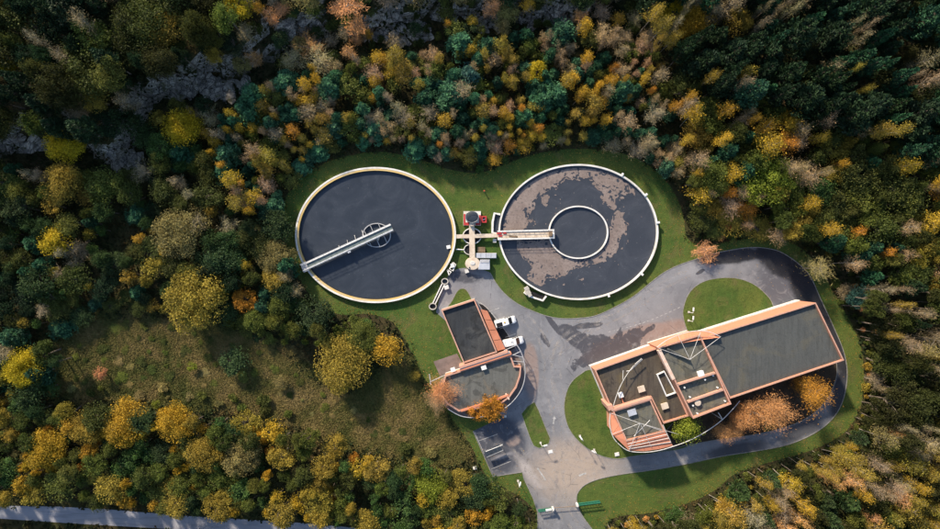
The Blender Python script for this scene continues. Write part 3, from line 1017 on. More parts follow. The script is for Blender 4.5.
def scum_mesh():
    Z = 3.308
    tr = lambda pts: [(430 + x / Z, 150 + y / Z) for x, y in pts]
    polys = [tr([(243, 262), (240, 240), (252, 195), (275, 160), (310, 120), (350, 95), (400, 75), (450, 62), (520, 62), (570, 72), (620, 90), (662, 122), (655, 142), (625, 140),
                 (606, 125), (592, 118), (604, 160), (600, 185), (575, 172), (556, 130), (545, 100), (510, 82), (480, 84), (440, 92), (415, 110), (395, 125), (370, 140), (345, 165), (325, 200), (312, 240), (296, 262)]),
             tr([(300, 304), (392, 302), (405, 330), (440, 352), (485, 362), (545, 348), (585, 312), (596, 270), (606, 225), (618, 208), (645, 214), (640, 240), (628, 262), (620, 300), (606, 322),
                 (575, 346), (540, 362), (490, 385), (430, 410), (390, 428), (352, 434), (326, 424), (346, 400), (338, 370), (310, 352), (298, 330)]),
             tr([(372, 160), (392, 158), (398, 178), (380, 190), (368, 178)]), tr([(326, 230), (340, 228), (342, 240), (330, 244)]),
             tr([(560, 118), (585, 112), (600, 150), (596, 180), (572, 178)]), tr([(404, 112), (430, 100), (428, 118), (410, 122)])]
    st = 0.17
    x0, y0, _ = P(498, 300)
    xs = np.arange(x0, P(660, 0)[0], st)
    ys = np.arange(y0, P(0, 163)[1], st)
    X, Y = np.meshgrid(xs, ys)
    X, Y = X.ravel(), Y.ravel()
    px, py = X / S + 470, 264.5 - Y / S
    pts = np.stack((px + (hash_noise(X, Y, 0.5, 5) - .5) * 9 + (hash_noise(X, Y, 1.6, 6) - .5) * 4, py + (hash_noise(X, Y, 0.5, 7) - .5) * 9 + (hash_noise(X, Y, 1.6, 8) - .5) * 4), 1)
    keep = np.zeros(len(X), bool)
    for k_, p in enumerate(polys):
        keep |= inside(pts, p) | (edge_dist(pts, p) < (2.6 if k_ < 2 else 0.8))
    keep &= ((px - TANK_R[0]) / 75.5) ** 2 + ((py - TANK_R[1]) / 63.5) ** 2 < 1
    keep &= ((px - INNER[0]) / 30.8) ** 2 + ((py - INNER[1]) / 27.4) ** 2 > 1
    ed = np.full(len(X), 1e9)
    ns = hash_noise(X, Y, 0.9, 9) * 0.5 + hash_noise(X, Y, 2.6, 10) * 0.5
    for p in polys:
        ed = np.minimum(ed, edge_dist(pts, p))
    thin = np.clip(ed / 3.0, 0, 1)                      # drifts thin out to flecks at their rims
    keep &= ns < 0.50 + 0.36 * thin
    ang = np.arctan2(py - TANK_R[1], px - TANK_R[0])
    rad = np.hypot((px - TANK_R[0]) / 75, (py - TANK_R[1]) / 63)
    fleck = (hash_noise(ang * 40, rad * 160, 0.22, 12) * 0.5 + hash_noise(X, Y, 2.9, 13) * 0.5 > 0.83) & (rad < 0.98) & (((px - INNER[0]) / 31) ** 2 + ((py - INNER[1]) / 27.6) ** 2 > 1) & (ed < 16)
    keep |= fleck
    X, Y = X[keep], Y[keep]
    h = 0.64 + 0.03 * hash_noise(X, Y, 1.5, 11)
    s = st / 2
    V = np.stack([np.stack((X + a * s, Y + b * s, h), 1) for a, b in ((-1, -1), (1, -1), (1, 1), (-1, 1))], 1).reshape(-1, 3)
    o = bpy.data.objects.new('scum', mesh_quads('scum', V, ['scum']))
    COL.objects.link(o)
    attach(o, tr_)
    tag(o, 'brown floating scum in ragged drifts', kind='stuff')


scum_mesh()

# fixed bridge over the right tank
wb = root_at('tank_bridge', *P(526, 235), 'white railed bridge with red stains leading out to the inner ring of the right tank', 'bridge')
A, B = np.array(P(497.5, 235.4, 1.9)[:2]), np.array(P(553.5, 234.0, 1.9)[:2])
d = (B - A) / np.linalg.norm(B - A)
q = np.array((-d[1], d[0]))
L = np.linalg.norm(B - A)
for k in range(6):
    part(MB().strip([A + d * (L * k / 6 + 0.02), A + d * (L * (k + 1) / 6 - 0.02)], 1.6, 1.6, 1.78), 'deck_panel', 'walkway', wb)
for sgn in (-1, 1):
    part(MB().strip([A + q * sgn * 0.98, B + q * sgn * 0.98], 0.34, 1.45, 2.0), 'girder', 'white_paint', wb)
    m = MB()
    for z in (2.4, 2.85):
        m.tube([(*(A + q * sgn * 1.0), z), (*(B + q * sgn * 1.0), z)], 0.045)
    for k in range(12):
        c = A + d * (L * k / 11) + q * sgn * 1.0
        m.tube([(*c, 2.0), (*c, 2.85)], 0.035)
    part(m, 'handrail', 'white_paint', wb)
part(MB().strip([B - q * 1.15, B + q * 1.15], 0.4, 1.4, 2.1), 'end_beam', 'white_paint', wb)
part(MB().box((*(B - d * 0.8), 0), (0.7, 1.0, 0.9), 0, z0=1.78), 'drive_unit', 'wood', wb)
for fr, sg, w in ((0.03, 0.5, 1.2), (0.13, 0.55, 0.8), (0.05, -0.1, 0.9)):
    c = A + d * L * fr + q * sg
    part(MB().box((*c, 0), (w, 0.4, 0.16), 0.05, z0=1.781), 'red_hatch', 'red_paint', wb)
c = A + d * L * 0.28 - q * 0.35
part(MB().box((*c, 0), (2.2, 0.35, 0.1), -0.08, z0=1.781), 'pipe_cover', 'wood', wb)

# ------------------------------------------------------------------ inlet works between the tanks
wx = root_at('inlet_walkway', *P(472, 240), 'pale concrete cross-shaped walkway between the two tanks', 'walkway')
part(MB().strip(PP([(456.5, 236.4), (469.3, 236.2)], 1.5), 0.95, 1.1, 1.45), 'deck', 'walkway', wx)
part(MB().strip(PP([(474.8, 236.0), (497.4, 235.4)], 1.5), 0.95, 1.1, 1.45), 'deck', 'walkway', wx)
part(MB().strip(PP([(471.8, 223.0), (472.3, 257.5)], 1.5), 1.35, 1.08, 1.48), 'deck', 'walkway', wx)
for c in ((472, 236), ):
    part(MB().ring(ellipse(*c, 9.6, 8.2, 0.9, 40), ellipse(*c, 8.6, 7.2, 0.9, 40), 0.02, 0.85), 'shaft_ring', 'white_rim', wx)
    part(MB().sheet(ellipse(*c, 8.7, 7.3, 0.3, 40), 0.30), 'shaft_water', 'black', wx)
part(MB().ring(ellipse(469.3, 249.6, 5.6, 5.2, 0.7, 32), ellipse(469.3, 249.6, 4.9, 4.5, 0.7, 32), 0.02, 0.6), 'small_shaft_ring', 'white_rim', wx)
part(MB().sheet(ellipse(469.3, 249.6, 5.0, 4.6, 0.25, 32), 0.25), 'shaft_water', 'black', wx)
part(MB().tube([P(456, 249.3, 0.6), P(464, 249.8, 0.6)], 0.14), 'pipe', 'white_paint', wx)
dome = root_at('round_chamber', *P(472.6, 263.6), 'pale round concrete chamber with a flat lid at the foot of the walkway', 'chamber')
part(MB().lathe(P(472.6, 263.6), [(1.85, 0), (1.85, 1.35), (1.75, 1.5), (0.7, 1.56)], 32, 1.0, 0.86), 'drum', 'walkway', dome)
part(MB().lathe((*P(472.6, 263.2)[:2], 1.56), [(0.62, 0), (0.62, 0.08), (0.5, 0.12)], 20, 1.0, 0.86), 'lid', 'plinth', dome)
part(MB().box(P(469.5, 267.5), (0.3, 0.3, 0.2), 0.3, z0=1.5), 'valve', 'dark_metal', dome)
sb = root_at('pipe_housing', *P(487, 255.5), 'long narrow grey metal housing beside the concrete walkway', 'housing')
for k in range(4):
    part(MB().prism(PP([(476.0 + 5.1 * k, 253.2), (480.9 + 5.1 * k, 253.2), (480.9 + 5.1 * k, 258.0), (476.0 + 5.1 * k, 258.0)], 1.1), 0.03, 1.1), 'panel', 'galvanised', sb, bevel=0.05)
part(MB().prism(PP([(475.8, 252.9), (496.6, 252.9), (496.6, 258.3), (475.8, 258.3)], 1.0), 0.02, 0.9), 'base', 'concrete', sb)
sc_ = root_at('control_cabinet', *P(485, 264), 'square pale grey sheet-metal cabinet next to the round chamber', 'cabinet')
part(MB().prism(PP([(480.2, 259.6), (489.8, 259.6), (489.8, 269.6), (478.0, 269.6)], 1.6), 0.02, 1.6), 'body', 'galvanised', sc_, bevel=0.06)
part(MB().prism(PP([(480.6, 260.0), (489.4, 260.0), (489.4, 262.6), (480.6, 262.6)], 1.65), 1.601, 1.68), 'lid', 'grey_paint', sc_)
cr = root_at('timber_crate', *P(481, 249.5), 'small brown timber crate beside the walkway above the grey housing', 'crate')
for k in range(4):
    part(MB().prism(PP([(477.2 + 2 * k, 247), (479.0 + 2 * k, 247), (479.0 + 2 * k, 252.2), (477.2 + 2 * k, 252.2)], 0.6), 0.3, 0.6), 'plank', 'wood', cr)
part(MB().prism(PP([(477.4, 247.2), (484.9, 247.2), (484.9, 252), (477.4, 252)], 0.5), 0.02, 0.3), 'box', 'wood', cr)
mt = root_at('meter_box', *P(494.5, 240.8), 'tiny blue-grey meter box in the grass under the bridge end', 'box')
part(MB().box(P(494.5, 240.8), (0.75, 0.85, 0.7), 0, z0=0.02), 'body', 'galvanised', mt, bevel=0.04)
part(MB().box(P(494.5, 240.8), (0.85, 0.95, 0.06), 0, z0=0.721), 'lid', 'plinth', mt)
st_ = root_at('concrete_block', *P(466.5, 271.8), 'small white concrete block on the tarmac by the round chamber', 'block')
part(MB().prism(PP([(464.5, 269.6), (468.0, 269.4), (469.4, 272.3), (465.4, 273.6)], 0.7), 0.03, 0.7), 'body', 'plinth', st_, bevel=0.05)

# dosing silo on its red and white base
si = root_at('dosing_silo', *P(472, 217), 'dark round silo on a red and white square base above the walkway', 'silo')
part(MB().prism(PP([(463.4, 211.2), (480.8, 211.2), (480.8, 225.4), (463.4, 225.4)], 0.7), 0.02, 0.7), 'base', 'white_rim', si)
for quad in ([(463.6, 214), (465.4, 214), (465.4, 225.2), (463.6, 225.2)], [(465.4, 222.4), (469.3, 222.4), (469.3, 225.2), (465.4, 225.2)], [(475.6, 223), (480.6, 223), (480.6, 225.2), (475.6, 225.2)],
             [(479.0, 215), (480.6, 215), (480.6, 223), (479.0, 223)]):
    part(MB().prism(PP(quad, 0.75), 0.5, 0.76), 'red_panel', 'red_paint', si)
part(MB().lathe(P(472.0, 217.0, 2.0), [(1.62, -1.3), (1.66, 0.55), (1.6, 0.65), (1.0, 0.8), (0.4, 0.86), (0.2, 0.87)], 32, 1.0, 0.86), 'drum', 'dark_metal', si)
m = MB()
cx_, cy_, _ = P(472.0, 217.0, 3.2)
for k in range(12):
    a = 2 * math.pi * k / 12
    m.tube([(cx_ + 1.6 * math.cos(a), cy_ + 1.38 * math.sin(a), 2.5), (cx_ + 1.6 * math.cos(a), cy_ + 1.38 * math.sin(a), 3.4)], 0.03)
ringp = [(cx_ + 1.6 * math.cos(2 * math.pi * k / 24), cy_ + 1.38 * math.sin(2 * math.pi * k / 24), 3.4) for k in range(25)]
m.tube(ringp, 0.04)
part(m, 'handrail', 'steel', si)
part(MB().strip(PP([(471.8, 222.0), (471.9, 226.0)], 2.2), 1.0, 1.7, 2.2), 'step', 'walkway', si)
rb = root_at('red_cabinet', *P(484, 219), 'small open red cabinet beside the dosing silo', 'cabinet')
part(MB().ring(ccw(PP([(481.4, 216), (486.6, 216), (486.6, 222.6), (481.4, 222.6)], 1.0)), inset(ccw(PP([(481.4, 216), (486.6, 216), (486.6, 222.6), (481.4, 222.6)], 1.0)), 0.3), 0.02, 1.0), 'frame', 'red_paint', rb)
part(MB().box(P(484, 219.3, 0.8), (0.9, 0.35, 0.3), 0.4, z0=0.3), 'pump', 'white_paint', rb)
part(MB().prism(inset(ccw(PP([(481.4, 216), (486.6, 216), (486.6, 222.6), (481.4, 222.6)], 1.0)), 0.28), 0.03, 0.25), 'floor', 'black', rb)

# pump channel beside the left tank
pc = root_at('pump_channel', *P(440, 294), 'open concrete channel joining two small round pits by the left tank', 'channel')
for (ex, ey, r) in ((444.8, 281.4, 3.6), (432.7, 306.4, 3.9)):
    part(MB().ring(ellipse(ex, ey, r, r * 0.9, 0.8, 28), ellipse(ex, ey, r - 0.9, r * 0.9 - 0.9, 0.8, 28), 0.02, 0.8), 'pit_wall', 'concrete', pc)
    part(MB().sheet(ellipse(ex, ey, r - 0.7, r * 0.9 - 0.7, 0.4, 28), 0.3), 'pit_water', 'water' if r < 3.7 else 'black', pc)
for sx in (-1.2, 1.2):
    part(MB().strip(PP([(443.2 + sx, 284.2 + sx * .35), (434.0 + sx, 303.5 + sx * .35)], 0.7), 0.26, 0.02, 0.72), 'channel_wall', 'white_rim', pc)
part(MB().strip(PP([(443.2, 284.4), (434.0, 303.4)], 0.3), 0.5, 0.02, 0.2), 'channel_bed', 'black', pc)
part(MB().box(P(446.6, 287.2), (1.1, 1.0, 0.8), 0.3, z0=0.05), 'pump_box', 'plinth', pc)

# ------------------------------------------------------------------ buildings
def block(root, pts, ztop, t=0.5, recess=0.9, wall='orange_wall', cope='coping', roof='felt_dark', zroof=None, plinth=True):
    w = ccw(PP(pts, ztop))
    inn = inset(w, t)
    o = part(MB().ring(w, inn, 0.0, ztop - 0.12), 'wall', wall, root)
    part(MB().ring(inset(w, -0.03), inset(w, t + 0.03), ztop - 0.12, ztop), 'coping', cope, root)
    zr = ztop - recess
    part(MB().prism(inset(w, t - 0.03), zr - 0.3, zr), 'roof', roof, root)
    if plinth:
        part(MB().ring(inset(w, -0.04), inset(w, 0.1), 0.0, 0.9), 'plinth', 'plinth', root)
    return w, zr


def beam(root, pts, z, r=0.075, name='steel_tube', mat='truss'):
    zz = z if hasattr(z, '__len__') else [z] * len(pts)
    part(MB().tube([P(x, y, h) for (x, y), h in zip(pts, zz)], r), name, mat, root)


def roof_unit(root, px, py, zr, sx, sy, h, rz, mat='white_paint', name='roof_vent', cap=True):
    p = P(px, py, zr + h)
    o = part(MB().box(p, (sx, sy, h), rz, z0=zr), name, mat, root, bevel=0.04)
    if cap:
        part(MB().box(p, (sx * 1.12, sy * 1.12, 0.08), rz, z0=zr + h + 0.002), 'vent_cap', mat, o).location = (0, 0, 0)
    return o


def windows(root, a, b, z0, z1, n, w=0.55, out=0.03):
    """row of windows along a wall from a to b (world xy)"""
    a, b = np.array(a), np.array(b)
    d = b - a
    L = np.linalg.norm(d)
    d = d / L
    q = np.array((d[1], -d[0]))
    for k in range(n):
        c = a + d * L * (k + 0.5) / n
        hw = L / n * w / 2
        f = part(MB().strip([c - d * hw + q * out, c + d * hw + q * out], 0.12, z0, z1), 'window', 'plinth', root)
        g = MB().strip([c - d * (hw - .08) + q * (out + .035), c + d * (hw - .08) + q * (out + .035)], 0.08, z0 + .08, z1 - .08).build('pane', 'glass')
        g.parent = f


# ---- the small building beside the vans
ZA = 4.2
sbd = root_at('workshop_building', *P(480, 360), 'small flat-roofed building with orange parapets beside the two parked vans', 'building')
up = [(441.3, 310.2), (474.6, 299.4), (497.2, 352.2), (463.6, 363.2)]
w, zr = block(sbd, up, ZA, 0.24, 0.65, roof='felt_dark')
windows(sbd, w[0], w[1], 1.2, 2.6, 5)
windows(sbd, w[3], w[0], 1.2, 2.6, 4)
# lean-to of terracotta panels facing the vans
ax = np.array([(480.3, 309.0), (487.2, 310.6)])
bx = np.array([(497.6, 351.3), (505.5, 349.0)])
for k in range(4):
    t0, t1 = k / 4 + 0.006, (k + 1) / 4 - 0.006
    l0, l1 = ax[0] + (bx[0] - ax[0]) * t0, ax[0] + (bx[0] - ax[0]) * t1
    r0, r1 = ax[1] + (bx[1] - ax[1]) * t0, ax[1] + (bx[1] - ax[1]) * t1
    top = [P(*l0, 4.0), P(*r0, 3.1), P(*r1, 3.1), P(*l1, 4.0)]
    bot = [(x, y, z - 0.14) for x, y, z in top]
    part(MB().add(top + bot, [(3, 2, 1, 0), (4, 5, 6, 7), (0, 1, 5, 4), (1, 2, 6, 5), (2, 3, 7, 6), (3, 0, 4, 7)]), 'roof_panel', 'terracotta', sbd)
part(MB().prism(PP([(481, 310.2), (486.6, 311.6), (504.6, 348.4), (498.3, 350.4)], 3.0), 0.0, 2.85), 'lean_to_wall', 'orange_wall', sbd)
for k in range(3):
    t = (k + 0.5) / 3
    a = P(486.9 + 18.1 * (t - .12), 311.2 + 37.5 * (t - .12), 3.0)
    b = P(486.9 + 18.1 * (t + .12), 311.2 + 37.5 * (t + .12), 3.0)
    part(MB().strip([a[:2], b[:2]], 0.16, 0.05, 2.4), 'garage_door', 'grey_paint', sbd)
# raised band between the two roofs
part(MB().strip(PP([(459.5, 367.6), (508.0, 351.6)], 4.6), 0.6, 0.0, 4.5), 'band_wall', 'coping', sbd)
part(MB().strip(PP([(459.8, 370.4), (511.5, 353.6)], 4.4), 0.42, 0.0, 4.32), 'band_step', 'terracotta', sbd)
part(MB().strip(PP([(459.7, 369.1), (510, 352.7)], 4.55), 0.16, 0.0, 4.42), 'gutter', 'grey_paint', sbd)
low = [(445.0, 375.6), (510.5, 354.8), (514.6, 366.0), (521.2, 366.4), (520.4, 376), (516.5, 387.5), (509.5, 397.5), (500, 404.5), (459, 411.5), (447.2, 404), (440, 395)]
w, zr = block(sbd, low, 3.9, 0.3, 0.65, roof='felt_pale')
part(MB().strip(PP([(461, 411), (489, 402.5), (508.5, 395.2)], 3.95), 0.45, 3.0, 3.97), 'inner_parapet', 'terracotta', sbd)
part(MB().strip(PP([(506.0, 394.0), (509.2, 399.6)], 3.97), 0.3, 3.0, 3.96), 'inner_parapet', 'pale_coping', sbd)
roof_unit(sbd, 483.8, 367.6, zr, 1.1, 0.9, 0.7, 0.3)
roof_unit(sbd, 453.0, 369.6, 3.4, 1.0, 0.9, 0.6, 0.3)
curve = smooth([(517, 345), (521.5, 353), (524.5, 364), (525.0, 376), (522, 388), (515, 399), (505, 408), (492, 414), (476, 417.5), (461, 416), (448, 409)], 5, closed=False)
beam(sbd, curve, 3.3, 0.10, 'curved_rail', 'grey_paint')
for i in range(2, len(curve) - 1, 6):
    beam(sbd, [curve[i], curve[i]], [3.3, 0.05], 0.07, 'post', 'grey_paint')
for a, b in (((504, 350.5), (517, 345)), ((507.5, 357.5), (520.5, 351.5)), ((509, 354), (522, 357)), ((511.5, 361), (524, 362))):
    beam(sbd, [a, b], [3.6, 3.3], 0.09, 'steel_tube', 'grey_paint')
beam(sbd, [(445, 375), (430.6, 381.6)], 2.6, 0.11, 'steel_tube', 'grey_paint')
beam(sbd, [(429.4, 374), (430.8, 384.5)], 2.6, 0.11, 'steel_tube', 'grey_paint')
beam(sbd, [(430.7, 381.6), (430.7, 381.6)], [2.6, 0.03], 0.1, 'post', 'grey_paint')

# ---- the works building: hall, two-storey core, annex and tower
wk = root_at('works_building', *P(710, 370), 'large works building with orange parapets, dark flat roofs and white steel trusses', 'building')
ZH, ZB, ZC, ZT = 8.6, 9.2, 6.4, 7.6
hall = [(700.8, 338.6), (815.8, 302.6), (844.0, 360.2), (730.2, 398.6)]
w, zr = block(wk, hall, ZH, 0.22, 0.7, roof='felt_grey')
hw = w
# roofing felt laid in strips
hq = [np.array(P(*p, zr)[:2]) for p in [(703.4, 341.6), (814.0, 306.4), (840.2, 359.2), (732.4, 395.2)]]
hi = inset(ccw([tuple(p) for p in PP(hall, ZH)]), 0.75)
hi = [np.array(p) for p in hi]          # same corner order as w
c_nw, c_ne, c_se, c_sw = sorted(hi, key=lambda p: p[0])[0], None, None, None
srt = sorted(hi, key=lambda p: p[0])
c_nw, c_sw = (srt[0], srt[1]) if srt[0][1] > srt[1][1] else (srt[1], srt[0])
c_ne, c_se = (srt[2], srt[3]) if srt[2][1] > srt[3][1] else (srt[3], srt[2])
NSTR = 18
for k in range(NSTR):
    t0, t1 = k / NSTR + 0.0012, (k + 1) / NSTR - 0.0012
    quad = [c_nw + (c_ne - c_nw) * t0, c_nw + (c_ne - c_nw) * t1, c_sw + (c_se - c_sw) * t1, c_sw + (c_se - c_sw) * t0]
    part(MB().prism([tuple(p) for p in quad], zr + 0.002, zr + 0.02 + 0.012 * random.random()), 'roof_sheet', 'felt_grey', wk)
# pale lower band and windows on the sunny long wall
nw_, ne_ = sorted(w, key=lambda p: p[1] - 0.3 * p[0])[-2:], None
ln = sorted([p for p in w], key=lambda p: p[0])
pn0 = max(ln[:2], key=lambda p: p[1])
pn1 = max(ln[2:], key=lambda p: p[1])
part(MB().strip([np.array(pn0) + np.array((0.3, 0.75)) * 0.16, np.array(pn1) + np.array((-0.5, 0.75)) * 0.16], 0.24, 0.0, 1.9), 'lower_band', 'plinth', wk)
# core
core = [(658.4, 347.6), (700.2, 334.6), (731.4, 404.0), (693.2, 418.6)]
w, zr = block(wk, core, ZB, 0.26, 1.0, roof='felt_olive')
ZR_CORE = zr
for a, b in (((678.4, 384.6), (715.6, 373.0)), ((688.0, 402.2), (723.4, 389.8))):
    part(MB().strip(PP([a, b], ZB), 0.42, zr - 0.1, ZB - 0.06), 'dividing_wall', 'coping', wk)
part(MB().strip(PP([(659.6, 350.2), (674.0, 379.5)], ZB + .1), 0.75, ZB - 1.2, ZB + 0.09), 'broad_coping', 'pale_coping', wk)
# annex
ann = [(594.6, 369.8), (658.0, 347.4), (688.6, 416.0), (663.6, 423.6), (651.0, 397.5), (611.4, 409.0)]
w, zr = block(wk, ann, ZC, 0.26, 0.8, roof='felt_brown')
ZR_ANN = zr
pn0 = min(w, key=lambda p: p[0])
wl = ccw(PP(ann, ZC))
part(MB().ring(inset(wl, -0.16), inset(wl, -0.02), 0.0, 1.7), 'lower_band', 'plinth', wk)
for px_, py_, sx, sy, h, rz, mat in ((641.4, 389.0, 1.5, 1.3, 0.5, 0.3, 'walkway'), (664.8, 406.0, 1.5, 1.3, 0.5, 0.3, 'walkway'), (620.9, 395.0, 1.0, 1.1, 0.7, 0.3, 'white_paint')):
    roof_unit(wk, px_, py_, zr, sx, sy, h, rz, mat, 'skylight' if mat == 'walkway' else 'roof_vent')
fr = ccw(PP([(656.8, 374.6), (664.6, 371.0), (676.4, 393.0), (666.4, 396.6)], zr + .6))
part(MB().ring(fr, inset(fr, 0.22), zr, zr + 0.6), 'upstand', 'white_paint', wk)
part(MB().strip(PP([(621.5, 397), (624, 404.5)], zr + .4), 0.22, zr + .1, zr + .3), 'duct', 'terracotta', wk)
for px_, py_ in ((700.9, 373.6), ):
    roof_unit(wk, px_, py_, ZR_CORE, 1.3, 1.1, 0.8, 0.3)
o = part(MB().lathe(P(698.6, 403.3, ZR_CORE + 1.0), [(0.75, -1.0), (0.75, -0.35), (0.62, -0.3)], 14), 'roof_fan', 'walkway', wk)
for g in ((705, 379.5), (684.5, 387.5), (713, 375.5), (717.5, 387.5), (690, 397), (715, 392.5), (725, 401), (693, 405.5), (697.5, 413.5)):
    part(MB().lathe(P(*g, ZR_CORE + .5), [(0.14, -0.5), (0.14, 0), (0.22, 0.02), (0.22, 0.1)], 8), 'vent_pipe', 'white_paint', wk)
# tower with a curved terracotta apron
tw = [(612.6, 410.8), (650.6, 399.2), (665.4, 431.8), (626.4, 441.4)]
w, zr = block(wk, tw, ZT, 0.28, 0.7, roof='felt_olive', plinth=False)
part(MB().strip(PP([(611.5, 410.2), (651.0, 398.4)], ZT), 0.5, 0.0, ZT + 0.1), 'broad_coping', 'coping', wk)
roof_unit(wk, 632.0, 412.4, zr, 1.8, 1.3, 0.6, 0.3, 'galvanised', 'roof_hatch')
part(MB().box(P(610.6, 407.6, ZT), (1.2, 1.2, ZT), 0.3, z0=0.0), 'corner_pier', 'coping', wk)
# apron: sloping panels between the tower roof and the outer curve
inner = [(612.8, 412.4), (618.8, 425.0), (626.6, 441.2), (640.0, 438.2), (652.6, 435.2), (665.2, 432.0)]
outer = [(610.6, 413.6), (612.2, 434.2), (629.0, 450.4), (645.0, 451.2), (660.0, 449.0), (673.0, 445.6)]
ZO = 7.05
for k in range(5):
    top = [P(*inner[k], ZT - 0.1), P(*outer[k], ZO), P(*outer[k + 1], ZO), P(*inner[k + 1], ZT - 0.1)]
    bot = [(x, y, z - 0.2) for x, y, z in top]
    cen = np.mean(np.array(top), 0)
    top = [tuple(cen + (np.array(p) - cen) * 0.985) for p in top]
    bot = [tuple(cen - (0, 0, .2) + (np.array(p) - (cen - (0, 0, .2))) * 0.985) for p in bot]
    part(MB().add(top + bot, [(3, 2, 1, 0), (4, 5, 6, 7), (0, 1, 5, 4), (1, 2, 6, 5), (2, 3, 7, 6), (3, 0, 4, 7)]), 'apron_panel', 'terracotta', wk)
part(MB().prism([p for p in PP([(612.6, 412.6), (613.4, 433), (629.6, 448.6), (645, 449.4), (660, 447.2), (671.6, 444), (664.6, 432), (626.6, 441)], ZO - .3)], 0.0, ZO - 0.35), 'apron_wall', 'orange_wall', wk)
for pts, zs in (([(627.6, 444.0), (666.8, 434.4)], (7.75, 7.75)), ([(628.2, 446.6), (668.8, 438.0)], (7.55, 7.55)), ([(628.8, 448.8), (670.8, 442)], (7.35, 7.35))):
    beam(wk, pts, zs, 0.08, 'purlin', 'truss')
apex = (640.0, 423.2)
for q_ in ((611.4, 413.2), (612.6, 434.0), (629.6, 449.6), (651.2, 446.6), (665.8, 432.0), (690.0, 437.5)):
    beam(wk, [apex, q_], [ZT + 1.2, ZT - 0.2 if q_[0] < 680 else 5.5], 0.055)
beam(wk, [(650.0, 420.0), (634, 436)], [ZT + .5, ZT + .5], 0.08)
arc = smooth([(610.4, 412.4), (609.6, 424), (613.2, 437), (620.4, 445.4), (629.4, 451.0), (645, 452.2), (660, 450.2), (673, 446.4), (686, 441.8), (699, 435.6), (711, 428.2), (722.6, 419.4), (733, 408.8), (739.8, 400.8)], 4, closed=False)
beam(wk, arc, [7.0] * 28 + [7.0 - 0.045 * i for i in range(len(arc) - 28)], 0.10, 'ring_beam')
beam(wk, [(672.6, 446.6), (663.0, 425)], [6.9, 7.2], 0.12)
beam(wk, [(718.2, 412.4), (722.6, 419.4)], [6.6, 6.4], 0.11)
for q_ in ((673, 446.4), (722.6, 419.4), (690, 440.2)):
    b0 = P(*q_, 6.4)
    part(MB().tube([b0, (b0[0], b0[1], 0.1)], 0.12), 'post', 'white_paint', wk)
# curved front roof over the core, and its truss
segs = smooth([(657.0, 347.2), (666, 340.6), (677.6, 335.2), (689, 331.8), (700.4, 330.8), (711, 332.4), (720.6, 336.8)], 3, closed=False)
base_l = [(657.8 + (720.0 - 657.8) * i / (len(segs) - 1), 348.2 - (348.2 - 337.4) * i / (len(segs) - 1) - 3.0 * math.sin(math.pi * i / (len(segs) - 1)) * 0.3) for i in range(len(segs))]
for k in range(0, len(segs) - 1, 3):
    ids = list(range(k, min(k + 3, len(segs) - 1) + 1))
    top = [P(*segs[i], ZB - 1.4) for i in ids] + [P(*base_l[i], ZB - 0.2) for i in reversed(ids)]
    n_ = len(top)
    cen = np.mean(np.array(top), 0)
    top = [tuple(cen + (np.array(p) - cen) * 0.985) for p in top]
    vs = top + [(x, y, z - 0.2) for x, y, z in top]
    part(MB().add(vs, [tuple(range(n_ - 1, -1, -1)), tuple(range(n_, 2 * n_))] + [(i, (i + 1) % n_, n_ + (i + 1) % n_, n_ + i) for i in range(n_)]), 'front_roof_panel', 'terracotta', wk)
beam(wk, segs, ZB + 0.5, 0.09, 'ring_beam')
for q_ in ((658.0, 348.0), (678.2, 335.4), (700.6, 332.0), (720.4, 337.0)):
    beam(wk, [(690.0, 359.4), q_], [ZB + 0.9, ZB + 0.5], 0.055)
beam(wk, [(690.0, 359.4), (690.0, 359.4)], [ZB + 0.9, ZR_CORE], 0.1, 'post')
part(MB().strip(PP([(667.6, 348.6), (690.2, 359.8)], ZR_CORE + .9), 0.35, ZR_CORE, ZR_CORE + 0.9), 'light_wall', 'felt_pale', wk)
# steel hoop over the annex
hoop = smooth([(641.6, 358.4), (633.2, 366.2), (625.0, 377.6), (618.2, 391.0), (613.2, 406.4)], 4, closed=False)
beam(wk, hoop, ZC + 0.8, 0.08, 'ring_beam')
beam(wk, [(642.4, 359.2), (630.4, 370.4), (626.4, 371.2)], ZC + 0.5, 0.1)
beam(wk, [(623.2, 370.2), (622.8, 379.6)], ZC + 0.4, 0.08)
for q_ in ((633.2, 366.2), (618.2, 391.0)):
    beam(wk, [q_, q_], [ZC + 0.8, ZR_ANN], 0.09, 'post')
# things left along the front wall
for k, (px_, py_, sx, sy, h, mat, nm, lb) in enumerate(((610.5, 361.0, 2.6, 0.9, 0.5, 'ochre_rim', 'timber_pallet', 'ochre pallet lying along the front of the works building'),
                                                      (632.2, 353.5, 1.3, 0.9, 1.0, 'concrete', 'grit_bin', 'pale grit bin standing against the front wall of the works building'),
                                                      (649.0, 347.4, 1.8, 1.1, 1.3, 'plinth', 'waste_bin', 'white bin at the corner where the curved roof starts'))):
    r_ = root_at(nm, *P(px_, py_ - 1.0), lb, nm.split('_')[1])
    c = P(px_, py_ - 1.0)
    if nm == 'timber_pallet':
        for j in range(4):
            part(MB().box((c[0] - 0.1 * j, c[1] + 0.27 * (j - 1.5), 0), (sx, 0.2, 0.12), 0.34, z0=0.3), 'slat', mat, r_)
        for j in (-1, 0, 1):
            part(MB().box((c[0] + j * 1.0, c[1] + j * 0.36, 0), (0.2, 1.0, 0.24), 0.34, z0=0.05), 'bearer', mat, r_)
    else:
        part(MB().box(c, (sx, sy, h), 0.34, z0=0.05), 'body', mat, r_, bevel=0.06)
        part(MB().box(c, (sx * 1.06, sy * 1.08, 0.1), 0.34, z0=0.052 + h), 'lid', 'pale_coping', r_, bevel=0.03)

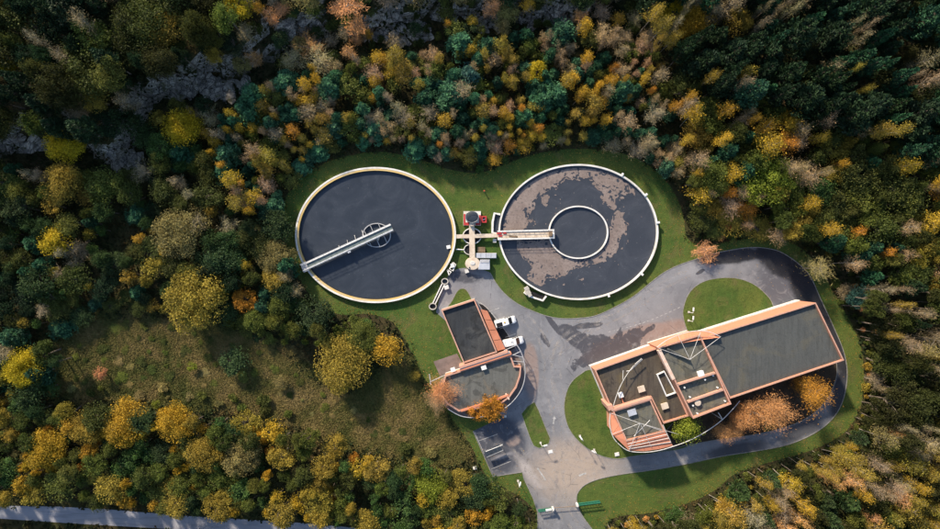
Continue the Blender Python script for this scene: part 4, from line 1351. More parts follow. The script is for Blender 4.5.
# ------------------------------------------------------------------ vans
def make_van(name, px, py, ang, length, label, tail, group='white vans parked nose out beside the small building'):
    x, y, _ = P(px, py, 1.2)
    root = empty(name, (x, y, 0.055), ang)
    tag(root, label, 'van', group)
    Lh, W = length / 2, 1.9

    def b(mb, nm, mat, parent=root, **kw):
        o = mb.build(nm, mat, None, **kw)
        o.parent = parent
        return o
    # body: sections along the length (x, half width, sill z, shoulder z, roof half width, roof z)
    sec = [(-Lh, .88, .45, 1.0, .80, 1.85), (-Lh + .12, .94, .36, 1.05, .84, 1.98), (-Lh + 1.2, .95, .34, 1.08, .85, 2.02), (Lh - 2.3, .95, .34, 1.08, .84, 2.02), (Lh - 1.85, .95, .34, 1.08, .80, 1.94),
           (Lh - 1.05, .94, .34, 1.08, .82, 1.16), (Lh - .35, .90, .36, .92, .78, 1.0), (Lh - .08, .80, .40, .74, .68, .82), (Lh, .70, .48, .62, .60, .68)]
    vs, fs = [], []
    for (sx, hw_, zs, zm, rw, zr_) in sec:
        vs += [(sx, -hw_, zs), (sx, -hw_, zm), (sx, -rw, zr_ - .08), (sx, -rw * .85, zr_), (sx, rw * .85, zr_), (sx, rw, zr_ - .08), (sx, hw_, zm), (sx, hw_, zs)]
    for i in range(len(sec) - 1):
        for k in range(8):
            j = (k + 1) % 8
            fs.append((i * 8 + k, i * 8 + j, (i + 1) * 8 + j, (i + 1) * 8 + k))
    fs += [tuple(range(8)), tuple((len(sec) - 1) * 8 + k for k in range(7, -1, -1))]
    b(MB().add(vs, fs), 'body', 'car_white', smooth_shade=False, bevel=0.03)
    ws = [(Lh - 1.88, -.78, 1.945), (Lh - 1.88, .78, 1.945), (Lh - 1.02, .80, 1.165), (Lh - 1.02, -.80, 1.165)]
    ws = [(a, c, z + .02) for a, c, z in ws]
    b(MB().add(ws + [(a, c, z + .02) for a, c, z in ws], [(0, 1, 2, 3), (7, 6, 5, 4), (0, 4, 5, 1), (1, 5, 6, 2), (2, 6, 7, 3), (3, 7, 4, 0)]), 'windscreen', 'glass')
    for s_ in (-1, 1):
        b(MB().add([(Lh - 2.7, s_ * .955, 1.12), (Lh - 1.45, s_ * .955, 1.12), (Lh - 1.8, s_ * .865, 1.80), (Lh - 2.7, s_ * .865, 1.86), (Lh - 2.7, s_ * .975, 1.12), (Lh - 1.45, s_ * .975, 1.12), (Lh - 1.8, s_ * .885, 1.80), (Lh - 2.7, s_ * .885, 1.86)],
                   [(0, 1, 2, 3), (7, 6, 5, 4), (0, 4, 5, 1), (1, 5, 6, 2), (2, 6, 7, 3), (3, 7, 4, 0)]), 'side_window', 'glass')
        mr = b(MB().box((Lh - 1.35, s_ * 1.08, 1.25), (.16, .2, .26)), 'mirror', 'black')
        b(MB().box((Lh - .16, s_ * .60, .72), (.22, .28, .16)), 'headlight', 'plinth')
        b(MB().box((-Lh + .02, s_ * .82, 1.0), (.1, .14, .4)), 'tail_light', 'lens')
        for wx_ in (Lh - .95, -Lh + 1.0):
            prof = []
            mb = MB()
            mb.tube([(wx_, s_ * .74, .33), (wx_, s_ * .97, .33)], .33, 18)
            wh = b(mb, 'wheel', 'tyre')
            b(MB().tube([(wx_, s_ * .97, .33), (wx_, s_ * .985, .33)], .19, 12), 'rim', 'steel', wh)
    for sx_ in (Lh - 2.75, -Lh + 1.3):
        b(MB().box((sx_, 0, 2.022), (.03, 1.5, .012)), 'roof_seam', 'grey_paint')
    b(MB().box((Lh - .62, 0, 1.09), (.5, .9, .03)), 'bonnet', 'car_white')
    b(MB().box((Lh - .02, 0, .5), (.14, 1.5, .2)), 'bumper', 'grey_paint', bevel=.03)
    b(MB().box((-Lh, 0, .5), (.14, 1.7, .2)), 'bumper', 'grey_paint', bevel=.03)
    if tail == 'dark_panel':
        b(MB().box((-Lh + 1.05, -.25, 2.03), (1.5, 1.05, .06)), 'dark_roof_panel', 'black')  # dark panel over the rear of the roof
        b(MB().lathe((Lh - 2.9, 0, 2.02), [(.22, 0), (.22, .08), (.12, .16)], 12), 'roof_beacon', 'ochre_rim')
    else:
        b(MB().lathe((-Lh + 2.2, .2, 2.02), [(.2, 0), (.2, .1), (.1, .14)], 12), 'roof_vent', 'grey_paint')
        for rx_ in (-Lh + .6, -Lh + 1.8, Lh - 2.6):
            b(MB().tube([(rx_, -.84, 2.06), (rx_, .84, 2.06)], .025), 'roof_bar', 'grey_paint')
    return root


make_van('parked_van', 505.4, 321.8, math.atan2(5.7, 20.5), 5.3, 'upper white van with a dark panel on its rear roof, nose to the right', 'dark_panel')
make_van('parked_van', 513.2, 341.8, math.atan2(4.4, 20.0), 5.2, 'lower white van with plain roof parked beside the small building', 'plain')

# dark motorbike-sized trailer in the car park
ct = root_at('cycle_rack', *P(496, 449.5), 'dark cycle shelter with a thin white frame in the car park', 'cycle shelter')
for k in range(4):
    a = P(487 + 4.0 * k, 453.4 - 1.8 * k, 1.9)
    part(MB().box(a, (1.02, 1.5, 0.05), 0.42, z0=1.9), 'roof_panel', 'dark_metal', ct)
for a in ((485.5, 453.5), (501, 447), (487.5, 457), (503, 450.2)):
    b0 = P(*a, 1.9)
    part(MB().tube([(b0[0], b0[1], .05), (b0[0], b0[1], 1.9)], 0.05), 'post', 'steel', ct)
part(MB().tube([P(485.5, 451.6, 2.0), P(502.6, 444.8, 2.0)], 0.07), 'front_beam', 'white_paint', ct)
part(MB().tube([P(486.6, 457.2, 1.93), P(503.5, 450.0, 1.93)], 0.05), 'rear_beam', 'steel', ct)

# ------------------------------------------------------------------ gate, lamps, posts
def gate_leaf(label, a, b, h=1.5, mats=('green_paint', 'green_paint')):
    r_ = root_at('gate_leaf', *P(*a), label, 'gate')
    A3, B3 = P(*a, h), P(*b, h)
    for z, rr in ((h, 0.13), (h * .66, 0.06), (h * .33, 0.06), (0.2, 0.1)):
        part(MB().tube([(A3[0], A3[1], z), (B3[0], B3[1], z)], rr), 'rail', mats[0], r_)
    for k in range(9):
        t = k / 8
        x, y = A3[0] + (B3[0] - A3[0]) * t, A3[1] + (B3[1] - A3[1]) * t
        part(MB().tube([(x, y, 0.2), (x, y, h)], 0.05), 'bar', mats[1], r_)
    part(MB().box((A3[0], A3[1], 0), (0.5, 0.5, h + .3), 0, z0=0.02), 'post', 'plinth', r_, bevel=0.03)
    return r_


gate_leaf('green metal gate leaf standing open over the lit lawn', (577.5, 505.5), (600.5, 502.6))
g2 = gate_leaf('short green and white gate leaf on the left side of the entrance', (553.2, 509.6), (538.5, 511.8))
A3, B3 = P(551.5, 509.3, 1.55), P(545.8, 510.2, 1.55)
part(MB().strip([A3[:2], B3[:2]], 0.4, 1.35, 1.68), 'white_board', 'white_paint', g2)
gb = root_at('barrier_pole', *P(564, 507), 'thin brown barrier pole lowered across the entrance road', 'barrier')
part(MB().tube([P(553.8, 507.8, 1.0), P(576.2, 506.0, 1.0)], 0.07), 'pole', 'wood', gb)
part(MB().tube([P(575.8, 506.2, 0.04), P(575.8, 506.2, 1.05)], 0.1), 'post', 'steel', gb)


def lamp(px, py, label, ang=0.0, h=4.5):
    r_ = root_at('lamp_post', *P(px, py), label, 'lamp post', 'white lamp posts on the lawns')
    x, y, _ = P(px, py)
    part(MB().tube([(x, y, 0.1), (x, y, h)], 0.07, 8, 0.05), 'pole', 'white_paint', r_)
    ex, ey = x + 0.9 * math.cos(ang), y + 0.9 * math.sin(ang)
    part(MB().tube([(x, y, h), (ex, ey, h + .12)], 0.05), 'arm', 'white_paint', r_)
    part(MB().box((ex, ey, 0), (0.95, 0.36, 0.14), ang, z0=h + .05), 'lamp_head', 'white_paint', r_, bevel=0.03)
    part(MB().box((x, y, 0), (0.5, 0.5, 0.12), 0, z0=0.08), 'base', 'concrete', r_)


lamp(579.8, 435.6, 'white lamp post on the lawn left of the works building tower', 2.2)
lamp(540.5, 442.5, 'white lamp post on the small green traffic island', 0.25, 3.0)
lamp(518.0, 480.5, 'white lamp post on the grass below the car park', 1.4)
lamp(688.6, 312.0, 'upper white lamp post on the half-round lawn', 1.5, 3.0)
lamp(688.4, 320.4, 'lower white lamp post on the half-round lawn', 1.5, 3.0)
lamp(594.0, 449.5, 'white lamp post at the curb corner below the tower', 2.6, 3.0)


def slab(px, py, label, sx=0.9, sy=0.8, z=0.02, cat='manhole'):
    r_ = root_at('manhole_slab', *P(px, py), label, cat)
    part(MB().box(P(px, py), (sx, sy, 0.2), 0.2, z0=z), 'frame', 'plinth', r_, bevel=0.02)
    part(MB().box(P(px, py), (sx * .7, sy * .7, 0.05), 0.2, z0=z + .202), 'cover', 'white_paint', r_)


slab(616.8, 454.0, 'white slab on the lawn tip under the tower', 1.1, 0.9, 0.1)
slab(474.8, 467.8, 'white slab in the grass left of the car park')
slab(505.2, 416.0, 'white slab at the edge of the car park by the orange tree', 0.6, 0.6, 0.05)
slab(550.5, 451.6, 'dark drain in the road by the traffic island', 1.2, 0.9, -0.14)
fp = root_at('hydrant_post', *P(484.2, 191.5), 'tiny white post in the grass between the two tanks', 'post')
x, y, _ = P(484.2, 191.5)
part(MB().tube([(x, y, 0.02), (x, y, 1.1)], 0.14, 8), 'shaft', 'white_paint', fp)
part(MB().lathe((x, y, 1.1), [(.2, 0), (.2, .1), (.1, .18)], 10), 'cap', 'lens', fp)

# ------------------------------------------------------------------ trees
class TM:
    """quads of one plant: bark (slot 0) and foliage (slot 1)"""

    def __init__(self, seed):
        self.r = np.random.default_rng(seed)
        self.V, self.mi, self.ti = [], [], []

    def quads(self, V, slot, tint):
        n = len(V) // 4
        self.V.append(np.asarray(V, float))
        self.mi.append(np.full(n, slot))
        self.ti.append(np.broadcast_to(np.asarray(tint, float), (n,)).copy())

    def tube(self, pts, r0, r1, sides=5):
        pts = np.asarray(pts, float)
        n = len(pts)
        rings = []
        for i in range(n):
            d = pts[min(i + 1, n - 1)] - pts[max(i - 1, 0)]
            d /= max(np.linalg.norm(d), 1e-9)
            a = np.cross(d, (0.31, 0.87, 0.12) if abs(d[1]) < .8 else (1, 0, 0))
            a /= np.linalg.norm(a)
            b = np.cross(d, a)
            rr = r0 + (r1 - r0) * i / (n - 1)
            t = np.arange(sides) * 2 * math.pi / sides
            rings.append(pts[i] + rr * (np.cos(t)[:, None] * a + np.sin(t)[:, None] * b))
        out = []
        for i in range(n - 1):
            for k in range(sides):
                j = (k + 1) % sides
                out += [rings[i][k], rings[i][j], rings[i + 1][j], rings[i + 1][k]]
        self.quads(np.array(out), 0, 0.5)

    def leaves(self, C, size, tint, elong=1.0, dirs=None, up=0.0):
        n = len(C)
        r = self.r
        if dirs is None:
            a = r.normal(size=(n, 3))
        else:
            a = dirs + r.normal(size=(n, 3)) * 0.25
        a /= np.linalg.norm(a, axis=1)[:, None]
        b = r.normal(size=(n, 3))
        if up:
            b = np.cross(a, np.array((0, 0, 1.0)) + r.normal(size=(n, 3)) * (1 - up))
        b -= (a * b).sum(1)[:, None] * a
        b /= np.maximum(np.linalg.norm(b, axis=1), 1e-6)[:, None]
        s = (size * r.uniform(0.6, 1.3, n))[:, None]
        V = np.stack((C + a * s * elong, C + b * s * 0.62, C - a * s * elong, C - b * s * 0.62), 1).reshape(-1, 3)
        self.quads(V, 1, np.clip(tint, 0, 1))

    def mesh(self, name, mats):
        return mesh_quads(name, np.concatenate(self.V), mats, np.concatenate(self.mi), np.concatenate(self.ti))

    def split(self, name, mats):
        V, mi, ti = np.concatenate(self.V), np.concatenate(self.mi), np.concatenate(self.ti)
        Q = V.reshape(-1, 4, 3)
        return (mesh_quads(name + '_trunk', Q[mi == 0].reshape(-1, 3), [mats[0]]),
                mesh_quads(name + '_crown', Q[mi == 1].reshape(-1, 3), [mats[1]], None, ti[mi == 1]))


def bend(p, q, r, sag, n=5):
    p, q = np.asarray(p, float), np.asarray(q, float)
    o = r.normal(size=3) * sag
    return [p + (q - p) * t + o * math.sin(math.pi * t) for t in np.linspace(0, 1, n)]


def broadleaf(seed, Rr, H, clumps, nleaf, leaf, flat=0.8, low=-0.35):
    """spreading tree: leaf clumps carried on limbs, gaps between them"""
    t = TM(seed)
    r = t.r
    cz = H - Rr * flat * 0.95
    th = cz - Rr * flat * 0.55
    th = max(th, H * 0.18)
    lean = r.normal(size=2) * 0.05 * H
    fork = np.array((lean[0], lean[1], th))
    t.tube(bend((0, 0, -0.3), fork, r, 0.1), 0.045 * H * 0.6, 0.03 * H * 0.6, 7)
    lob = r.uniform(0.58, 1.18, 7)
    offc = r.normal(size=2) * 0.10 * Rr
    for k in range(clumps):
        z = r.uniform(low, 1.0)
        a = r.uniform(0, 2 * math.pi)
        rad = r.uniform(0.45, 0.88) * lob[int(a / (2 * math.pi) * 7) % 7]
        xy = math.sqrt(max(0, 1 - z * z)) if z > 0 else 1.0
        c = np.array((math.cos(a) * xy * rad * Rr, math.sin(a) * xy * rad * Rr, cz + z * rad * Rr * flat * r.uniform(0.75, 1.1)))
        c[:2] += offc
        cr = Rr * (0.12 + 0.24 * r.random() ** 1.5)
        if k % 2 == 0:
            mid = fork + (c - fork) * 0.5 + np.array((0, 0, 0.1 * Rr))
            t.tube([fork - (0, 0, .2), mid, c], 0.012 * H, 0.003 * H, 4)
        n = max(8, int(nleaf / clumps * (cr / (0.25 * Rr)) ** 2))
        dv = r.normal(size=(n, 3))
        dv[:, 2] += 0.35
        dv /= np.linalg.norm(dv, axis=1)[:, None]
        C = c + dv * (cr * (0.3 + 1.0 * r.beta(2.6, 1.8, n)))[:, None] * np.array((1, 1, 0.8))
        ct = r.uniform(0.2, 0.8)
        t.leaves(C, leaf, ct + r.normal(size=n) * 0.22)
    # loose outer spray so the outline is uneven
    n = nleaf // 5
    dv = r.normal(size=(n, 3))
    dv[:, 2] = np.abs(dv[:, 2]) * 0.8 - 0.2
    dv /= np.linalg.norm(dv, axis=1)[:, None]
    C = np.array((0, 0, cz)) + dv * np.array((Rr, Rr, Rr * flat)) * r.uniform(0.55, 1.10, n)[:, None]
    t.leaves(C, leaf * 0.9, r.uniform(0.1, 0.9, n))
    return t


def birch(seed, Rr, H, nleaf, leaf, bare=0.0, base=0.42):
    """slim tree with a pale stem, rising branches and a loose narrow crown; bare = share of twigs without leaves"""
    t = TM(seed)
    r = t.r
    top = np.array((*(r.normal(size=2) * 0.05 * H), H))
    stem = bend((0, 0, -0.3), top, r, 0.02 * H, 7)
    t.tube(stem, 0.0065 * H + 0.02, 0.02, 5)
    nb = 26
    tips, dirs, tws = [], [], []
    for k in range(nb):
        f = r.uniform(base, 0.97)
        i = f * 6
        p = stem[int(i)] + (stem[min(int(i) + 1, 6)] - stem[int(i)]) * (i % 1)
        a = r.uniform(0, 2 * math.pi)
        ln_ = Rr * (1.15 - 0.75 * abs(f - 0.62) / 0.4) * r.uniform(0.65, 1.15)
        up = r.uniform(0.5, 1.1)
        q = p + np.array((math.cos(a) * ln_, math.sin(a) * ln_, ln_ * up))
        t.tube([p, p + (q - p) * .5 + (0, 0, .05), q], 0.028 + 0.004 * Rr, 0.008, 3)
        m = max(2, nleaf // nb)
        s = r.uniform(0.25, 1.1, m)
        C = p + (q - p) * s[:, None] + r.normal(size=(m, 3)) * Rr * 0.21
        nt = int(m * bare)
        if nt:
            dd = (q - p) / np.linalg.norm(q - p) + r.normal(size=(nt, 3)) * 0.55
            t.leaves(C[:nt], 0.036 if Rr < 2.5 else 0.024, r.uniform(0.1, 0.9, nt), elong=9.0, dirs=dd)
        if m - nt > 0:
            ct = r.uniform(0.25, 0.8)
            t.leaves(C[nt:], leaf, ct + r.normal(size=m - nt) * 0.22)
    return t


def pine(seed, Rr, H, nleaf, leaf, base=0.35):
    """conifer: whorls of branches carrying needle tufts"""
    t = TM(seed)
    r = t.r
    top = np.array((*(r.normal(size=2) * 0.02 * H), H))
    stem = bend((0, 0, -0.3), top, r, 0.01 * H, 6)
    t.tube(stem, 0.014 * H + 0.03, 0.03, 5)
    whorls = 8
    per = nleaf // (whorls * 6)
    for w_ in range(whorls):
        f = base + (0.97 - base) * w_ / (whorls - 1)
        z = f * H
        ln0 = Rr * (1.0 - ((f - base) / (1 - base)) ** 1.5) * 0.95 + 0.14 * Rr
        off = r.uniform(0, 6.28)
        nb = int(r.integers(5, 8))
        for b_ in range(nb):
            a = off + b_ * 2 * math.pi / nb + r.normal() * 0.2
            ln_ = ln0 * r.uniform(0.65, 1.12)
            p = top * f
            p[2] = z
            q = p + np.array((math.cos(a) * ln_, math.sin(a) * ln_, ln_ * r.uniform(0.05, 0.35)))
            t.tube([p, q], 0.04, 0.012, 3)
            m = max(5, int(per * (0.4 + ln_ / Rr)))
            s = r.uniform(0.3, 1.08, m) ** 0.75
            side = np.array((-math.sin(a), math.cos(a), 0))
            C = p + (q - p) * s[:, None] + side * (r.normal(size=(m, 1)) * 0.17 * ln_) + np.array((0, 0, 1)) * np.abs(r.normal(size=(m, 1))) * 0.10 * Rr
            dd = np.array((math.cos(a), math.sin(a), 0.5)) + side * r.normal(size=(m, 1)) * 0.9
            ct = r.uniform(0.2, 0.8)
            t.leaves(C, leaf, ct + r.normal(size=m) * 0.22, elong=1.7, dirs=dd)
    return t


def bush(seed, Rr, H, nleaf, leaf):
    t = TM(seed)
    r = t.r
    cl = 9
    for k in range(cl):
        a = r.uniform(0, 6.28)
        rad = r.uniform(0, 0.68) * Rr
        cr = Rr * r.uniform(0.28, 0.48)
        c = np.array((math.cos(a) * rad, math.sin(a) * rad, H * r.uniform(0.45, 0.75)))
        t.tube([(0, 0, -0.2), c * (0.5, 0.5, 0.6), c], 0.05, 0.015, 3)
        n = nleaf // cl
        dv = r.normal(size=(n, 3))
        dv[:, 2] += 0.2
        dv /= np.linalg.norm(dv, axis=1)[:, None]
        C = c + dv * (cr * r.uniform(0.3, 1.1, n))[:, None] * np.array((1, 1, 0.75))
        C[:, 2] = np.maximum(C[:, 2], 0.05)
        t.leaves(C, leaf, r.uniform(0.25, 0.75) + r.normal(size=n) * 0.2)
    return t


KINDS = {}


def kind(key, name, cat, mats, R0, H0, makers, whole):
    ms = []
    for mk in makers:
        ms.append(mk.mesh(name, mats) if whole else mk.split(name, mats))
    KINDS[key] = dict(name=name, cat=cat, R=R0, H=H0, meshes=ms, whole=whole)


kind('big', 'broadleaf_tree', 'tree', ['bark', 'leaf'], 5.5, 11, [broadleaf(100 + i, 5.5, 11, 64, 12500, 0.19) for i in range(5)], False)
kind('mid', 'broadleaf_tree', 'tree', ['bark', 'leaf'], 3.0, 9, [broadleaf(120 + i, 3.0, 9, 32, 4600, 0.155, 0.95) for i in range(6)], False)
kind('small', 'young_broadleaf_tree', 'tree', ['bark', 'leaf'], 1.9, 6, [broadleaf(140 + i, 1.9, 6, 18, 2000, 0.14, 1.0) for i in range(6)], True)
kind('birch', 'birch_tree', 'birch', ['birch_bark', 'leaf'], 1.5, 9, [birch(160 + i, 1.5, 9, 1500, 0.125, 0.2) for i in range(6)], True)
kind('tallbirch', 'tall_birch_tree', 'birch', ['birch_bark', 'leaf'], 2.0, 14, [birch(180 + i, 2.0, 14, 2000, 0.14, 0.3, 0.45) for i in range(6)], True)
kind('bare', 'bare_birch_tree', 'birch', ['birch_bark', 'twig'], 1.5, 8.5, [birch(200 + i, 1.5, 8.5, 1300, 0.10, 0.82, 0.3) for i in range(6)], True)
kind('tallbare', 'tall_bare_birch_tree', 'birch', ['birch_bark', 'twig'], 2.0, 13, [birch(220 + i, 2.0, 13, 1500, 0.11, 0.85, 0.35) for i in range(5)], True)
kind('shrubtree', 'bare_ornamental_tree', 'tree', ['birch_bark', 'twig'], 3.0, 6, [birch(240 + i, 3.0, 6, 10500, 0.062, 0.62, 0.10) for i in range(3)], False)
kind('pine', 'pine_tree', 'pine', ['bark', 'needle'], 2.2, 9, [pine(260 + i, 2.2, 9, 3400, 0.15) for i in range(6)], True)
kind('tallpine', 'tall_pine_tree', 'pine', ['bark', 'needle'], 2.8, 14, [pine(280 + i, 2.8, 14, 4400, 0.17, 0.4) for i in range(6)], False)
kind('bush', 'bush', 'bush', ['bark', 'leaf'], 1.4, 2.2, [bush(300 + i, 1.4, 2.2, 1000, 0.13) for i in range(6)], True)

COLOURS = {'golden': (0.46, 0.30, 0.035), 'orange': (0.50, 0.235, 0.035), 'russet': (0.58, 0.30, 0.12), 'yellow': (0.47, 0.37, 0.025), 'olive': (0.128, 0.150, 0.034),
           'dark olive': (0.076, 0.094, 0.025), 'ochre': (0.31, 0.235, 0.045), 'lime green': (0.22, 0.26, 0.035), 'green': (0.072, 0.135, 0.038), 'dark green': (0.046, 0.080, 0.030),
           'blue-green': (0.060, 0.165, 0.085), 'deep green': (0.034, 0.100, 0.052), 'teal': (0.055, 0.13, 0.11), 'pink-brown': (0.36, 0.245, 0.135), 'grey-brown': (0.26, 0.21, 0.125),
           'black-green': (0.020, 0.042, 0.020), 'brown-olive': (0.050, 0.056, 0.018), 'tan': (0.27, 0.23, 0.09), 'apricot': (0.58, 0.27, 0.13)}  # black-green, brown-olive: dark species with frame-corner dimming painted into the leaf colour

ZONES = [((-20, -20, 150, 60), 'in the top left corner'), ((150, -20, 320, 75), 'on rocky rise upper left'), ((320, -20, 480, 60), 'on rocks at top middle'),
         ((480, -20, 650, 60), 'at top edge above right tank'), ((650, -20, 800, 90), 'in dark pinewood upper right'), ((800, -20, 960, 90), 'in the top right corner'),
         ((-20, 60, 150, 165), 'above the left rock ledge'), ((150, 75, 250, 200), 'between rock ledge and left tank'), ((250, 60, 350, 200), 'in the stand up-left of left tank'),
         ((350, 60, 470, 200), 'in the stand above left tank'), ((470, 60, 570, 200), 'above the gap between the tanks'), ((570, 60, 690, 200), 'in the stand above right tank'),
         ((690, 90, 800, 260), 'above the road bend'), ((800, 90, 960, 200), 'high on the right edge'), ((800, 200, 960, 330), 'right of the road bend'),
         ((800, 330, 960, 430), 'right of the long hall'), ((780, 430, 960, 560), 'in the bottom right corner'), ((590, 430, 780, 560), 'below the long hall'),
         ((-20, 165, 120, 270), 'midway down the left edge'), ((120, 165, 230, 270), 'in thicket left of left tank'), ((230, 165, 330, 345), 'on slope beside left tank'),
         ((-20, 270, 120, 390), 'at the left edge beside the meadow'), ((120, 270, 230, 345), 'in the thicket above the meadow'), ((-20, 390, 110, 560), 'above the left end of highway'),
         ((110, 390, 220, 560), 'between left meadow and highway'), ((220, 395, 330, 560), 'below the middle of meadow'), ((330, 415, 440, 560), 'below right end of meadow'),
         ((440, 415, 545, 560), 'beside and below car park'), ((120, 330, 480, 450), 'on the open meadow')]
SIZE_WORD = {'big': 'broad', 'mid': 'rounded', 'small': 'young', 'birch': 'slim', 'tallbirch': 'tall', 'bare': 'leafless', 'tallbare': 'tall leafless', 'shrubtree': 'bushy', 'pine': 'young', 'tallpine': 'tall', 'bush': 'low'}
NOUN = {'big': 'tree', 'mid': 'tree', 'small': 'tree', 'birch': 'birch', 'tallbirch': 'birch', 'bare': 'birch', 'tallbare': 'birch', 'shrubtree': 'tree', 'pine': 'pine', 'tallpine': 'pine', 'bush': 'bush'}


def zone(px, py):
    for (a, b, c, d_), t in ZONES:
        if a <= px < c and b <= py < d_:
            return t
    return 'at the edge of the grounds'


PLACED = []         # px, py, radius px of every tree already standing
NTREE = [0]
SHARED = {}
OUTSIDE = []        # trees beyond the frame


def plant(key, px, py, rpx, colour, h=None, label=None, jit=0.14, group=None, zf=0.72):
    K = KINDS[key]
    rr = rpx * S
    h = h or K['H'] * (0.4 + 0.6 * rr / K['R'])
    z = 0.0
    for _ in range(3):
        x, y, _z = P(px, py, min(z + h * zf, 60))
        z = float(gz(x, y)[0])
    c = np.array(COLOURS[colour]) * (1 + (random.random() - .5) * 2 * jit) * np.array([1 + (random.random() - .5) * 2 * jit * .6 for _ in range(3)])
    sc = (rr / K['R'] * random.uniform(1.0, 1.12), rr / K['R'], h / K['H'])
    if not (-14 < px < 954 and -14 < py < 543):
        OUTSIDE.append((x, y, z, rr, h, c))
        return None
    ms = K['meshes'][NTREE[0] % len(K['meshes'])]
    NTREE[0] += 1
    rz = random.uniform(0, 6.28)
    nm0 = K['name']
    if key == 'mid':
        nm0 = 'green_leaved_tree' if 'green' in colour or colour == 'teal' else ('broadleaf_tree' if 'olive' in colour else 'autumn_tree')
    elif key == 'big':
        nm0 = 'spreading_tree'
    lab = label or '%s %s %s %s' % (SIZE_WORD[key], colour, NOUN[key], zone(px, py))
    grp = group or ('%s %s' % (NOUN[key], zone(px, py)))
    if K['whole']:
        o = bpy.data.objects.new(nm0, ms)
        COL.objects.link(o)
        o.color = (*c, 1)
        kids = []
    else:
        o = empty(nm0)
        for m_, nm in zip(ms, ('trunk', 'crown')):
            k = bpy.data.objects.new(nm, m_)
            COL.objects.link(k)
            k.parent = o
            k.color = (*c, 1)
    o.location = (x, y, z)
    o.rotation_euler = (0, 0, rz)
    o.scale = sc
    tag(o, lab, K['cat'], grp)
    PLACED.append((px, py, rpx))
    if not label:
        SHARED.setdefault((SIZE_WORD[key], colour, NOUN[key], zone(px, py)), []).append((px, o))
    return o


